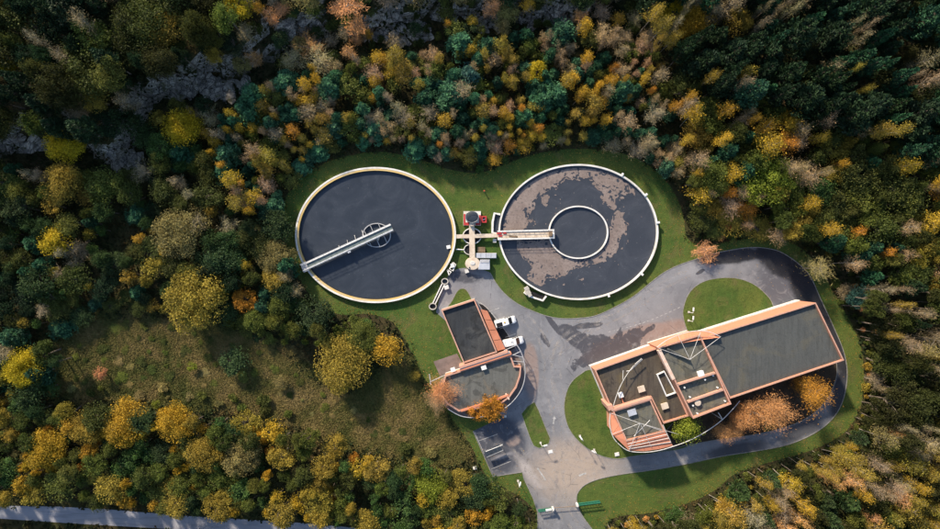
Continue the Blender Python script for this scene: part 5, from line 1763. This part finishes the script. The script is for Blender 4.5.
# trees one can point at in the photograph
HAND = [
    ('big', 196, 297, 27, 'ochre', 10, 'broad yellow-olive tree standing alone left of the left tank'),
    ('big', 176, 233, 23, 'tan', 10, 'broad tan-olive tree above the yellow-olive one, left of the tanks'),
    ('big', 343, 362, 27, 'ochre', 7, 'broad yellow-green tree at the corner of the meadow below the left tank'),
    ('big', 362, 336, 16, 'olive', 7, 'rounded olive tree touching the broad tree below the left tank'),
    ('mid', 388, 350, 15, 'golden', 6.5, 'apricot-gold tree between the meadow tree and the small building'),
    ('mid', 340, 380, 12, 'yellow', 5.5, 'small bright yellow tree on the lower side of the meadow tree'),
    ('mid', 56, 241, 15, 'yellow', 9, 'bright yellow tree at the left edge of the picture, middle height'),
    ('big', 64, 145, 17, 'yellow', 9, 'yellow tree growing over the left rock ledge'),
    ('big', 180, 127, 18, 'yellow', 9, 'yellow rounded tree just below the grey rock ledge'),
    ('mid', 162, 147, 14, 'green', 8, 'green tree beside the yellow one below the rock ledge'),
    ('mid', 8, 67, 9, 'yellow', 9, 'small bright yellow tree at the far left edge of the picture'),
    ('big', 272, 255, 16, 'tan', 7, 'tan rounded tree touching the lawn left of the left tank'),
    ('mid', 275, 281, 13, 'ochre', 6.5, 'ochre tree just below the tan one beside the left tank'),
    ('big', 22, 367, 18, 'yellow', 10, 'yellow tree at the left edge beside the meadow'),
    ('mid', 245, 300, 12, 'orange', 6, 'small orange-tinted tree right of the broad yellow-olive tree'),
    ('big', 765, 178, 24, 'lime green', 11, 'broad lime green tree above the road bend'),
    ('big', 712, 178, 17, 'olive', 10, 'rounded olive tree left of the lime green one'),
    ('mid', 822, 192, 14, 'green', 10, 'rounded green tree right of the lime green one'),
    ('mid', 786, 122, 15, 'golden', 12, 'golden tree with pale bare limbs in the upper right wood'),
    ('big', 697, 22, 18, 'golden', 12, 'golden tree at the top edge right of centre'),
    ('mid', 675, 12, 12, 'yellow', 11, 'yellow tree at the top edge beside the golden one'),
    ('mid', 737, 22, 13, 'ochre', 12, 'ochre tree at the top edge further right'),
    ('pine', 562, 33, 14, 'deep green', 9, 'deep green round conifer below the top edge above the right tank'),
    ('pine', 460, 42, 12, 'blue-green', 8, 'blue-green pine just left of top centre'),
    ('pine', 488, 45, 10, 'deep green', 8, 'deep green pine right of the blue-green one at top centre'),
    ('pine', 470, 76, 11, 'teal', 7, 'grey-teal spiky conifer above the gap between tanks'),
    ('pine', 451, 92, 14, 'blue-green', 8, 'star-shaped blue-green pine above the left tank'),
    ('pine', 556, 92, 12, 'blue-green', 8, 'star-shaped blue-green pine above the right tank'),
    ('pine', 250, 95, 12, 'blue-green', 8, 'bright blue-green pine right of the rock ledge'),
    ('pine', 284, 82, 13, 'blue-green', 8, 'second bright blue-green pine right of the rock ledge'),
    ('pine', 225, 155, 12, 'blue-green', 8, 'blue-green pine up-left of the left tank'),
    ('pine', 328, 88, 12, 'blue-green', 8, 'blue-green pine in the golden birches above the left tank'),
    ('mid', 536, 72, 10, 'yellow', 7, 'yellow tree above the right tank near the pines'),
    ('mid', 859, 296, 12, 'teal', 6, 'teal-grey bush on the lawn edge right of the road bend'),
    ('mid', 846, 292, 9, 'grey-brown', 5, 'grey twiggy bush beside the teal bush right of the road'),
    ('tallbare', 818, 268, 13, 'tan', 8, 'bleached bare bush at the edge of the road bend'),
    ('mid', 688, 429, 15, 'lime green', 8, 'round lime-green bush tree against the works building'),
    ('shrubtree', 772, 408, 15, 'russet', 9.5, 'large russet twiggy tree on the bed below the long hall'),
    ('shrubtree', 752, 414, 12, 'russet', 9, 'left half of the russet trees on the bed below the hall'),
    ('shrubtree', 811, 389, 15, 'orange', 9.5, 'right orange-russet twiggy tree below the long hall'),
    ('small', 768, 422, 9, 'dark green', 3, 'small dark green bush among the russet trees below the hall'),
    ('shrubtree', 738, 419, 7, 'russet', 7, 'leftmost upright russet tree close to the hall wall'),
    ('shrubtree', 723, 433, 10, 'russet', 4.5, 'lower small russet bush near the ring beam'),
    ('shrubtree', 734, 427, 8, 'russet', 3.5, 'upper small russet bush near the ring beam'),
    ('small', 440, 392, 8, 'apricot', 4, 'leafy rust-orange bush inside the bare tree left of the small building'),
    ('shrubtree', 443, 392, 15, 'apricot', 5, 'bare apricot-pink tree at the left end of the small building'),
    ('shrubtree', 436, 402, 10, 'pink-brown', 4, 'pale pink bare bush at the lower left of the small building'),
    ('mid', 492, 409, 12.5, 'orange', 5.5, 'bright orange tree in front of the small building, right half'),
    ('small', 477, 411, 9, 'orange', 4.5, 'bright orange tree in front of the small building, left half'),
    ('big', 430, 486, 17, 'lime green', 7, 'light green rounded tree in the belt left of the car park'),
    ('mid', 463, 483, 14, 'ochre', 6, 'ochre tree between the light green one and the car park'),
    ('mid', 375, 468, 13, 'ochre', 7, 'ochre rounded tree in the belt below the open meadow'),
    ('big', 126, 420, 20, 'golden', 8, 'bright orange tree in the belt on the meadow edge, left one'),
    ('big', 175, 424, 18, 'golden', 8, 'golden-orange tree in the belt on the meadow edge, right one'),
    ('big', 85, 428, 16, 'ochre', 8, 'ochre tree left of the bright orange one on the meadow edge'),
    ('big', 240, 458, 18, 'tan', 8, 'tan rounded tree in the belt below the meadow'),
    ('big', 205, 455, 17, 'ochre', 8, 'ochre rounded tree left of the tan one below the meadow'),
    ('big', 45, 448, 18, 'golden', 8, 'golden tree in the belt above the highway, far left'),
    ('mid', 733, 506, 14, 'green', 6, 'green rounded tree at the bottom edge below the long hall'),
    ('mid', 675, 519, 12, 'green', 5.5, 'green rounded tree at the bottom edge beside the lit lawn'),
    ('big', 85, 70, 26, 'dark olive', 11, 'broad olive tree in the upper left wood'),
    ('big', 140, 22, 24, 'dark olive', 11, 'broad olive tree at the top edge, upper left'),
    ('mid', 165, 30, 15, 'ochre', 10, 'yellow-olive tree at the top edge beside the broad olive one'),
    ('mid', 240, 4, 13, 'yellow', 9, 'yellow tree cut by the top edge over the rocks'),
    ('big', 60, 183, 18, 'ochre', 10, 'ochre tree below the left rock ledge'),
    ('small', 100, 373, 7, 'apricot', 3, 'lone apricot bush in the left meadow'),
    ('small', 192, 366, 5, 'lime green', 2.2, 'lone lime-green bush in the upper meadow'),
    ('small', 156, 404, 4.5, 'lime green', 2.0, 'tiny lime-green bush on the meadow edge'),
    ('small', 280, 381, 8, 'tan', 2.2, 'tan bush in the middle of the meadow'),
    ('small', 414, 376, 6, 'ochre', 2.2, 'ochre bush at the right end of the meadow'),
    ('small', 235, 360, 15, 'dark green', 4, 'dark green thicket at the top of the meadow'),
    ('bare', 700, 252, 11, 'apricot', 3, 'pinkish bush on the grass above the road bend'),
    ('tallbare', 780, 235, 10, 'pink-brown', 7, 'pinkish leafless tree at the top of the road bend'),
]
for row in HAND:
    plant(row[0], row[1], row[2], row[3], row[4], row[5], row[6], jit=0.06, group='trees and bushes standing out in the grounds')

# the woods: (outline, spacing px, [(kind, colour, weight, r px lo, hi, height lo, hi)])
WOODS = [
    # mixed young stand above the tanks
    (smooth([(236, 205), (215, 160), (222, 112), (262, 92), (300, 72), (350, 62), (420, 52), (500, 38), (570, 30), (640, 28), (660, 62), (672, 120), (690, 168), (668, 172), (640, 150), (600, 140), (560, 142), (520, 150), (482, 160),
             (450, 160), (420, 148), (380, 142), (345, 146), (312, 160), (284, 186), (268, 214)], 3), 9.6,
     [('birch', 'golden', 17, 3.5, 7, 5, 11), ('birch', 'orange', 3, 3.5, 6, 5, 9), ('birch', 'ochre', 20, 4, 8, 5, 11), ('bare', 'pink-brown', 17, 4.5, 8, 5, 11), ('bare', 'grey-brown', 12, 4.5, 8, 5, 11),
      ('pine', 'blue-green', 17, 6, 11, 5, 9), ('pine', 'deep green', 11, 5, 9, 4, 8), ('small', 'olive', 16, 5, 10, 4, 7)]),
    # low bushes against the lawn
    ([(455, 168), (482, 170), (510, 158), (535, 150), (530, 140), (490, 150), (455, 158)], 6.0, [('bush', 'green', 6, 4, 7, 1.6, 2.6), ('bush', 'olive', 4, 4, 6, 1.6, 2.4), ('pine', 'blue-green', 2, 4, 6, 2, 3)]),
    # rocky slope at the top middle
    ([(250, -20), (650, -30), (640, 28), (560, 26), (480, 34), (380, 48), (300, 66), (240, 72)], 15,
     [('bare', 'grey-brown', 7, 7, 11, 4, 7), ('small', 'olive', 14, 6, 10, 3, 6), ('mid', 'tan', 6, 9, 14, 5, 8), ('bush', 'dark olive', 12, 6, 9, 1.5, 3), ('bare', 'russet', 5, 7, 11, 5, 8), ('small', 'dark green', 8, 6, 10, 3, 6), ('birch', 'golden', 3, 4, 6, 5, 7)]),
    # pinewood upper right
    ([(640, -60), (1040, -60), (1040, 165), (930, 160), (850, 118), (780, 95), (720, 92), (662, 60), (642, 20)], 18.5,
     [('tallpine', 'deep green', 24, 8, 14, 14, 22), ('pine', 'blue-green', 4, 7, 11, 11, 15), ('tallpine', 'black-green', 30, 8, 15, 14, 22), ('tallbirch', 'ochre', 8, 4, 8, 15, 21), ('tallbare', 'grey-brown', 14, 4, 8, 15, 21), ('mid', 'brown-olive', 6, 9, 13, 12, 16)]),
    # broadleaved wood above the bend and along the right edge
    ([(664, 72), (720, 94), (790, 98), (860, 124), (940, 160), (1040, 170), (1040, 290), (880, 285), (850, 268), (822, 245), (792, 234), (740, 228), (706, 234), (692, 205), (690, 160), (676, 115)], 14.5,
     [('mid', 'olive', 22, 8, 16, 8, 13), ('mid', 'dark olive', 20, 8, 16, 9, 13), ('tallbirch', 'golden', 8, 5, 9, 11, 16), ('tallbare', 'pink-brown', 16, 6, 10, 11, 15), ('tallpine', 'deep green', 8, 9, 13, 9, 12), ('mid', 'ochre', 10, 9, 14, 8, 11), ('tallbirch', 'orange', 4, 6, 9, 10, 12)]),
    ([(868, 285), (1040, 285), (1040, 440), (880, 445), (866, 425), (874, 380), (872, 335)], 15,
     [('mid', 'brown-olive', 22, 8, 13, 12, 17), ('mid', 'dark olive', 12, 8, 13, 11, 16), ('tallbirch', 'ochre', 8, 4, 8, 13, 19), ('tallbare', 'grey-brown', 16, 4, 8, 13, 19), ('tallpine', 'black-green', 14, 7, 12, 13, 18), ('tallbirch', 'tan', 5, 4, 8, 13, 18)]),
    # sparse tall birches bottom right
    (smooth([(745, 484), (780, 470), (826, 456), (862, 438), (940, 430), (1040, 430), (1040, 620), (600, 620), (606, 532), (650, 524), (696, 512), (728, 498)], 2), 12.0,
     [('tallbirch', 'ochre', 20, 4.5, 8.5, 10, 18), ('tallbirch', 'golden', 6, 4.5, 8, 10, 17), ('mid', 'brown-olive', 18, 7, 13, 8, 14), ('tallbare', 'russet', 12, 6, 9, 11, 17), ('tallbare', 'grey-brown', 8, 6, 9, 11, 17), ('mid', 'olive', 9, 8, 12, 8, 12), ('tallpine', 'dark green', 6, 8, 11, 10, 14)]),
    # upper left wood on the rise
    ([(-100, -60), (255, -60), (248, 62), (190, 66), (140, 74), (128, 130), (60, 134), (-100, 140)], 23,
     [('big', 'brown-olive', 16, 16, 24, 12, 16), ('mid', 'dark olive', 16, 9, 17, 11, 15), ('mid', 'black-green', 20, 9, 17, 11, 15), ('mid', 'olive', 6, 9, 16, 10, 14), ('tallpine', 'black-green', 14, 8, 13, 12, 17), ('tallbare', 'grey-brown', 6, 8, 12, 12, 16), ('mid', 'ochre', 3, 9, 13, 10, 13)]),
    # left wood
    (smooth([(-100, 178), (60, 176), (130, 178), (150, 118), (215, 104), (222, 165), (238, 208), (272, 216), (284, 240), (286, 270), (306, 305), (335, 322), (318, 336), (280, 330), (230, 322), (180, 312), (120, 308), (84, 318), (58, 345), (48, 395), (-100, 400)], 2), 15.5,
     [('mid', 'dark green', 18, 8, 16, 6, 10), ('mid', 'black-green', 12, 8, 15, 6, 10), ('mid', 'olive', 18, 7, 16, 6, 10), ('small', 'ochre', 8, 6, 11, 5, 8), ('mid', 'dark olive', 16, 9, 15, 6, 9), ('pine', 'deep green', 7, 8, 12, 6, 9), ('bare', 'grey-brown', 8, 7, 11, 6, 9), ('small', 'green', 8, 6, 10, 4, 6), ('birch', 'golden', 4, 5, 7, 5, 8)]),
    # belt between meadow and highway
    (smooth([(-100, 402), (60, 408), (150, 414), (230, 420), (300, 434), (372, 454), (440, 470), (468, 474), (492, 490), (530, 510), (534, 545), (440, 536), (306, 519), (190, 511), (110, 504), (-100, 488)], 2), 14.0,
     [('mid', 'olive', 22, 7, 14, 5, 9), ('mid', 'ochre', 18, 7, 13, 5, 9), ('mid', 'dark olive', 12, 8, 14, 5, 9), ('small', 'golden', 12, 5, 10, 5, 8), ('small', 'green', 14, 6, 11, 4, 8), ('mid', 'dark green', 10, 8, 13, 5, 9), ('small', 'orange', 2, 5, 8, 4, 6)]),
    # scrub on the meadow edge
    ([(70, 330), (150, 322), (240, 336), (330, 396), (420, 436), (462, 456), (440, 460), (330, 424), (200, 402), (70, 392)], 19, [('bush', 'dark olive', 5, 4, 8, 1, 2), ('bush', 'tan', 4, 3, 7, 0.8, 1.6), ('bush', 'olive', 5, 4, 8, 1, 2)]),
    # dense low bushes between the left tank and the meadow
    ([(222, 262), (262, 225), (290, 275), (318, 306), (352, 318), (396, 330), (402, 352), (370, 362), (330, 345), (300, 342), (235, 338), (222, 318)], 8.9,
     [('bush', 'dark green', 6, 5, 8, 1.4, 2.6), ('bush', 'green', 4, 4, 8, 1.4, 2.6), ('bush', 'olive', 5, 4, 8, 1.4, 2.6), ('bush', 'ochre', 2, 4, 6, 1.2, 2.2)]),
    # low fringe along the grass
    ([(690, 215), (800, 218), (850, 262), (885, 325), (890, 405), (868, 450), (800, 482), (740, 506), (690, 528), (604, 540), (600, 518), (700, 498), (760, 466), (858, 424), (866, 360), (836, 285), (795, 240), (700, 246)], 8.5,
     [('bush', 'dark olive', 6, 4, 7, 1.2, 2.6), ('bush', 'olive', 5, 4, 7, 1.2, 2.6), ('bush', 'ochre', 3, 3, 6, 1, 2.2), ('bush', 'russet', 2, 3, 6, 1, 2)]),
    # the hill above the frame
    ([(-120, -170), (1060, -170), (1060, -62), (-120, -62)], 20, [('mid', 'olive', 5, 10, 15, 9, 14)]),
    # beyond the highway
    ([(-100, 540), (-100, 620), (600, 640), (420, 570), (300, 556), (100, 540)], 18, [('mid', 'olive', 5, 9, 14, 6, 9), ('mid', 'dark green', 5, 9, 14, 6, 9)]),
]
LAWN_PX = LAWN
PL = np.zeros((8000, 3))
NPL = len(PLACED)
PL[:NPL] = PLACED
ROCK_GAPS = [(182, 80, 36, 17), (235, 78, 26, 11), (118, 156, 20, 13), (20, 142, 26, 7), (392, 24, 24, 9), (470, 12, 20, 8), (560, 8, 26, 8), (300, 28, 18, 8)]


def on_rock(tip, px, py):
    for t in (0.45, 0.7, 0.95):
        x, y = px + (tip[0] - px) * t, py + (tip[1] - py) * t
        for gx, gy, rx, ry in ROCK_GAPS:
            if ((x - gx) / rx) ** 2 + ((y - gy) / ry) ** 2 < 1:
                return True
    return False


for outline, sp, mix in WOODS:
    o_ = np.array(outline)
    lo, hi = o_.min(0), o_.max(0)
    n = int((hi - lo).prod() / (sp * sp) * 5)
    C = np.stack((RNG.uniform(lo[0], hi[0], n), RNG.uniform(lo[1], hi[1], n)), 1)
    ok = inside(C, outline) & ~inside(C, HIGHWAY)
    li = inside(C, LAWN_PX)
    ok &= ~li & ((edge_dist(C, LAWN_PX) > 4))
    for gx, gy, rx, ry in ROCK_GAPS:
        ok &= ((C[:, 0] - gx) / rx) ** 2 + ((C[:, 1] - gy) / ry) ** 2 > 1
    C = C[ok]
    wts = np.array([m[2] for m in mix], float)
    wts /= wts.sum()
    C = C[hash_noise(C[:, 0], C[:, 1], 1 / 26, 40) * 0.65 + hash_noise(C[:, 0], C[:, 1], 1 / 9, 41) * 0.35 < 0.70]      # small clearings
    WK = wts * np.stack([np.exp(4.5 * (hash_noise(C[:, 0], C[:, 1], 1 / 34, 50 + q) - 0.5)) for q in range(len(mix))], 1)
    for (px, py), wk_ in zip(C, WK):
        m = mix[int(RNG.choice(len(mix), p=wk_ / wk_.sum()))]
        r_ = m[3] * 0.8 + (m[4] * 1.15 - m[3] * 0.8) * random.random() ** 1.4
        A = PL[:NPL]
        dd = np.hypot(A[:, 0] - px, A[:, 1] - py)
        near = sp * 0.34 + (r_ + A[:, 2]) * 0.34
        big_ = A[:, 2] * 0.80
        if (dd < (np.maximum(near, np.where(A[:, 2] > 12, big_, 0)) if sp > 9 else 7.2)).any():
            continue
        h = random.uniform(m[5], m[6])
        lo_h = 0.45 * m[5]
        for _ in range(8):       # trees get lower towards the open grounds
            L_ = h / math.tan(R(SUN_EL)) / S
            tip = np.array([(px + 0.52 * L_, py + 0.86 * L_)])
            if h > lo_h and ((inside(tip, LAWN)[0] and edge_dist(tip, LAWN)[0] > 12) or (inside(tip, MEADOW)[0] and edge_dist(tip, MEADOW)[0] > 6) or on_rock(tip[0], px, py)):
                h *= 0.88
            else:
                break
        for _ in range(6):       # no stem may stand in the mown grass
            kf = (CAM_H - 0.72 * h) / CAM_H
            bp = np.array([((px - 470) * kf + 470, (py - 264.5) * kf + 264.5)])
            if inside(bp, LAWN)[0] or inside(bp, HIGHWAY)[0]:
                h *= 0.8
            else:
                break
        else:
            continue
        plant(m[0], px, py, r_, m[1], h)
        PL[NPL] = (px, py, r_)
        NPL += 1
ORD = ['first', 'second', 'third', 'fourth', 'fifth', 'sixth', 'seventh', 'eighth', 'ninth', 'tenth', 'eleventh', 'twelfth', 'thirteenth', 'fourteenth', 'fifteenth', 'sixteenth', 'seventeenth',
       'eighteenth', 'nineteenth', 'twentieth'] + ['twenty-' + w_ for w_ in ('first', 'second', 'third', 'fourth', 'fifth', 'sixth', 'seventh', 'eighth', 'ninth')] + ['thirtieth'] + ['thirty-' + w_ for w_ in ('first', 'second', 'third', 'fourth', 'fifth', 'sixth', 'seventh', 'eighth', 'ninth')]
PLURAL = {'tree': 'trees', 'birch': 'birches', 'pine': 'pines', 'bush': 'bushes'}
for (sz, co, no, zo), lst in SHARED.items():
    lst.sort(key=lambda e: e[0])
    if len(lst) == 1:
        lst[0][1]['label'] = 'only %s %s %s %s' % (sz, co, no, zo)
        continue
    for k, (_, o) in enumerate(lst):
        if k < len(ORD):
            o['label'] = '%s from left of %s %s %s %s' % (ORD[k], sz, co, PLURAL[no], zo)
print('trees in view', NTREE[0], 'beyond', len(OUTSIDE))


def surrounding_wood():
    """the wood going on beyond the frame, one mass"""
    protos = []
    for i in range(4):
        t = broadleaf(400 + i, 3.0, 9, 18, 420, 0.42, 0.95)
        protos.append((np.concatenate(t.V), np.concatenate(t.mi), np.concatenate(t.ti)))
    V, mi, ti = [], [], []
    for i, (x, y, z, rr, h, c) in enumerate(OUTSIDE):
        v, m_, t_ = protos[i % 4]
        V.append(v * np.array((rr / 3, rr / 3, h / 9)) + np.array((x, y, z)))
        mi.append(m_)
        ti.append(t_)
    o = bpy.data.objects.new('surrounding_wood', mesh_quads('surrounding_wood', np.concatenate(V), ['bark', 'leaf'], np.concatenate(mi), np.concatenate(ti)))
    o.color = (0.075, 0.072, 0.02, 1)
    COL.objects.link(o)
    tag(o, 'olive wood going on all round the grounds', 'wood', kind='stuff')


if OUTSIDE:
    surrounding_wood()

# ------------------------------------------------------------------ rocks of the old quarry face
def rock_mesh(seed):
    r = np.random.default_rng(seed)
    import bmesh
    bm = bmesh.new()
    for _ in range(22):
        v = r.normal(size=3)
        v /= np.linalg.norm(v)
        bm.verts.new(v * r.uniform(0.75, 1.1) * np.array((1, 0.7, 0.75)))
    bmesh.ops.convex_hull(bm, input=bm.verts)
    for v in [v for v in bm.verts if not v.link_faces]:
        bm.verts.remove(v)
    me = bpy.data.meshes.new('rock')
    bm.to_mesh(me)
    bm.free()
    me.materials.append(M['rock'])
    return me


ROCKS = [rock_mesh(i) for i in range(8)]
for (gx, gy, rx, ry, n, lab) in ((175, 84, 20, 11, 26, 'pale grey rock ledge left of the blue-green pines'), (222, 84, 24, 9, 22, 'dark grey rock ledge beside the two bright pines'),
                                 (118, 158, 17, 10, 16, 'sloping grey rock face by the left meadow wood'), (20, 143, 24, 5, 12, 'narrow pale rock ledge at the left edge'),
                                 (392, 28, 40, 14, 26, 'broken grey rocks left of top centre'), (470, 14, 34, 11, 20, 'broken grey rocks at top centre'), (560, 10, 48, 9, 22, 'broken grey rocks above the right tank at the top edge'),
                                 (300, 28, 24, 10, 14, 'pale rocks with white streaks at upper left of centre')):
    x, y, _ = P(gx, gy, 5)
    r_ = root_at('rock_outcrop', x, y, float(gz(x, y)[0]), lab, 'rock')
    for k in range(int(n * 1.7)):
        a, rad = random.uniform(0, 6.28), math.sqrt(random.random())
        px, py = gx + math.cos(a) * rad * rx, gy + math.sin(a) * rad * ry
        X, Y, _ = P(px, py, 5)
        o = bpy.data.objects.new('rock', ROCKS[k % 8])
        COL.objects.link(o)
        o.parent = r_
        s_ = 0.5 + 1.7 * random.random() ** 2
        o.location = Vector((X, Y, float(gz(X, Y)[0]) + 0.35)) - r_.location
        o.scale = (s_ * 1.5, s_ * 1.1, s_ * random.uniform(0.25, 0.5))
        o.rotation_euler = (random.uniform(-.3, .3), random.uniform(-.3, .3), random.uniform(0, 6.28))


# ------------------------------------------------------------------ ground plants that nobody could count
def scatter(name, n, ok, size, height, mat, label, cat, per=3, bounds=((-160, 160), (-105, 105))):
    X = RNG.uniform(*bounds[0], n)
    Y = RNG.uniform(*bounds[1], n)
    px, py = X / S + 470, 264.5 - Y / S
    k = ok(np.stack((px, py), 1), X, Y)
    X, Y = X[k], Y[k]
    Z = gz(X, Y)
    Q, T = [], []
    for i in range(per):
        m = len(X)
        a = RNG.uniform(0, 6.28, m)
        s = size * RNG.uniform(0.5, 1.5, m)
        h = height * RNG.uniform(0.3, 1.2, m)
        ox, oy = RNG.normal(size=m) * size, RNG.normal(size=m) * size
        c = np.stack((X + ox, Y + oy, Z + h * 0.5), 1)
        d1 = np.stack((np.cos(a) * s, np.sin(a) * s, RNG.normal(size=m) * h * 0.4), 1)
        d2 = np.stack((-np.sin(a) * s * .6, np.cos(a) * s * .6, h * 0.5 * RNG.uniform(0.2, 1, m)), 1)
        Q.append(np.stack((c + d1, c + d2, c - d1, c - d2), 1).reshape(-1, 3))
        T.append(np.clip(hash_noise(X, Y, 0.35, 21) * 0.55 + RNG.uniform(0, 0.5, m), 0, 1))
    o = bpy.data.objects.new(name, mesh_quads(name, np.concatenate(Q), [mat], None, np.concatenate(T)))
    COL.objects.link(o)
    tag(o, label, cat, kind='stuff')


def free(pp):
    return ~inside(pp, LAWN_PX) & ~inside(pp, HIGHWAY)


scatter('undergrowth', 95000, lambda pp, X, Y: free(pp) & ~inside(pp, MEADOW), 0.30, 0.7, 'undergrowth', 'brambles, ferns and fallen leaves under the trees', 'undergrowth')
scatter('meadow_grass', 420000, lambda pp, X, Y: free(pp) & (inside(pp, MEADOW) | (edge_dist(pp, MEADOW) < 16 * hash_noise(X, Y, 0.2, 31))), 0.17, 0.28, 'meadow', 'rough olive and straw-coloured meadow grass', 'grass', per=2, bounds=((-108, 5), (-55, -10)))
scatter('lawn_fringe', 60000, lambda pp, X, Y: (edge_dist(pp, LAWN_PX) < 5.5 * hash_noise(X, Y, 0.3, 33) + 1) & ~inside(pp, PAVED), 0.16, 0.3, 'verge', 'longer grass along the edge of the lawns', 'grass', per=2)


def fallen_leaves():
    n = 150000
    X, Y = RNG.uniform(-60, 110, n), RNG.uniform(-66, 32, n)
    pp = np.stack((X / S + 470, 264.5 - Y / S), 1)
    ok = inside(pp, LAWN) & (~inside(pp, PAVED) | (RNG.uniform(0, 1, n) < 0.25))
    ok &= ((pp[:, 0] - TANK_L[0]) / 82) ** 2 + ((pp[:, 1] - TANK_L[1]) / 70) ** 2 > 1
    ok &= ((pp[:, 0] - TANK_R[0]) / 82) ** 2 + ((pp[:, 1] - TANK_R[1]) / 70) ** 2 > 1
    ok &= RNG.uniform(0, 1, n) < np.exp(-edge_dist(pp, LAWN) / 12) * 0.7 + 0.05
    X, Y = X[ok], Y[ok]
    m = len(X)
    a, s_ = RNG.uniform(0, 6.28, m), RNG.uniform(0.05, 0.13, m)
    c = np.stack((X, Y, np.full(m, 0.06)), 1)
    d1 = np.stack((np.cos(a) * s_, np.sin(a) * s_, RNG.uniform(-.03, .03, m)), 1)
    d2 = np.stack((-np.sin(a) * s_ * .6, np.cos(a) * s_ * .6, RNG.uniform(-.03, .03, m)), 1)
    o = bpy.data.objects.new('fallen_leaves', mesh_quads('fallen_leaves', np.stack((c + d1, c + d2, c - d1, c - d2), 1).reshape(-1, 3), ['leaf'], None, RNG.uniform(0, 1, m)))
    o.color = (0.36, 0.21, 0.05, 1)
    COL.objects.link(o)
    tag(o, 'fallen ochre leaves strewn along the lawn edges', 'leaves', kind='stuff')


fallen_leaves()
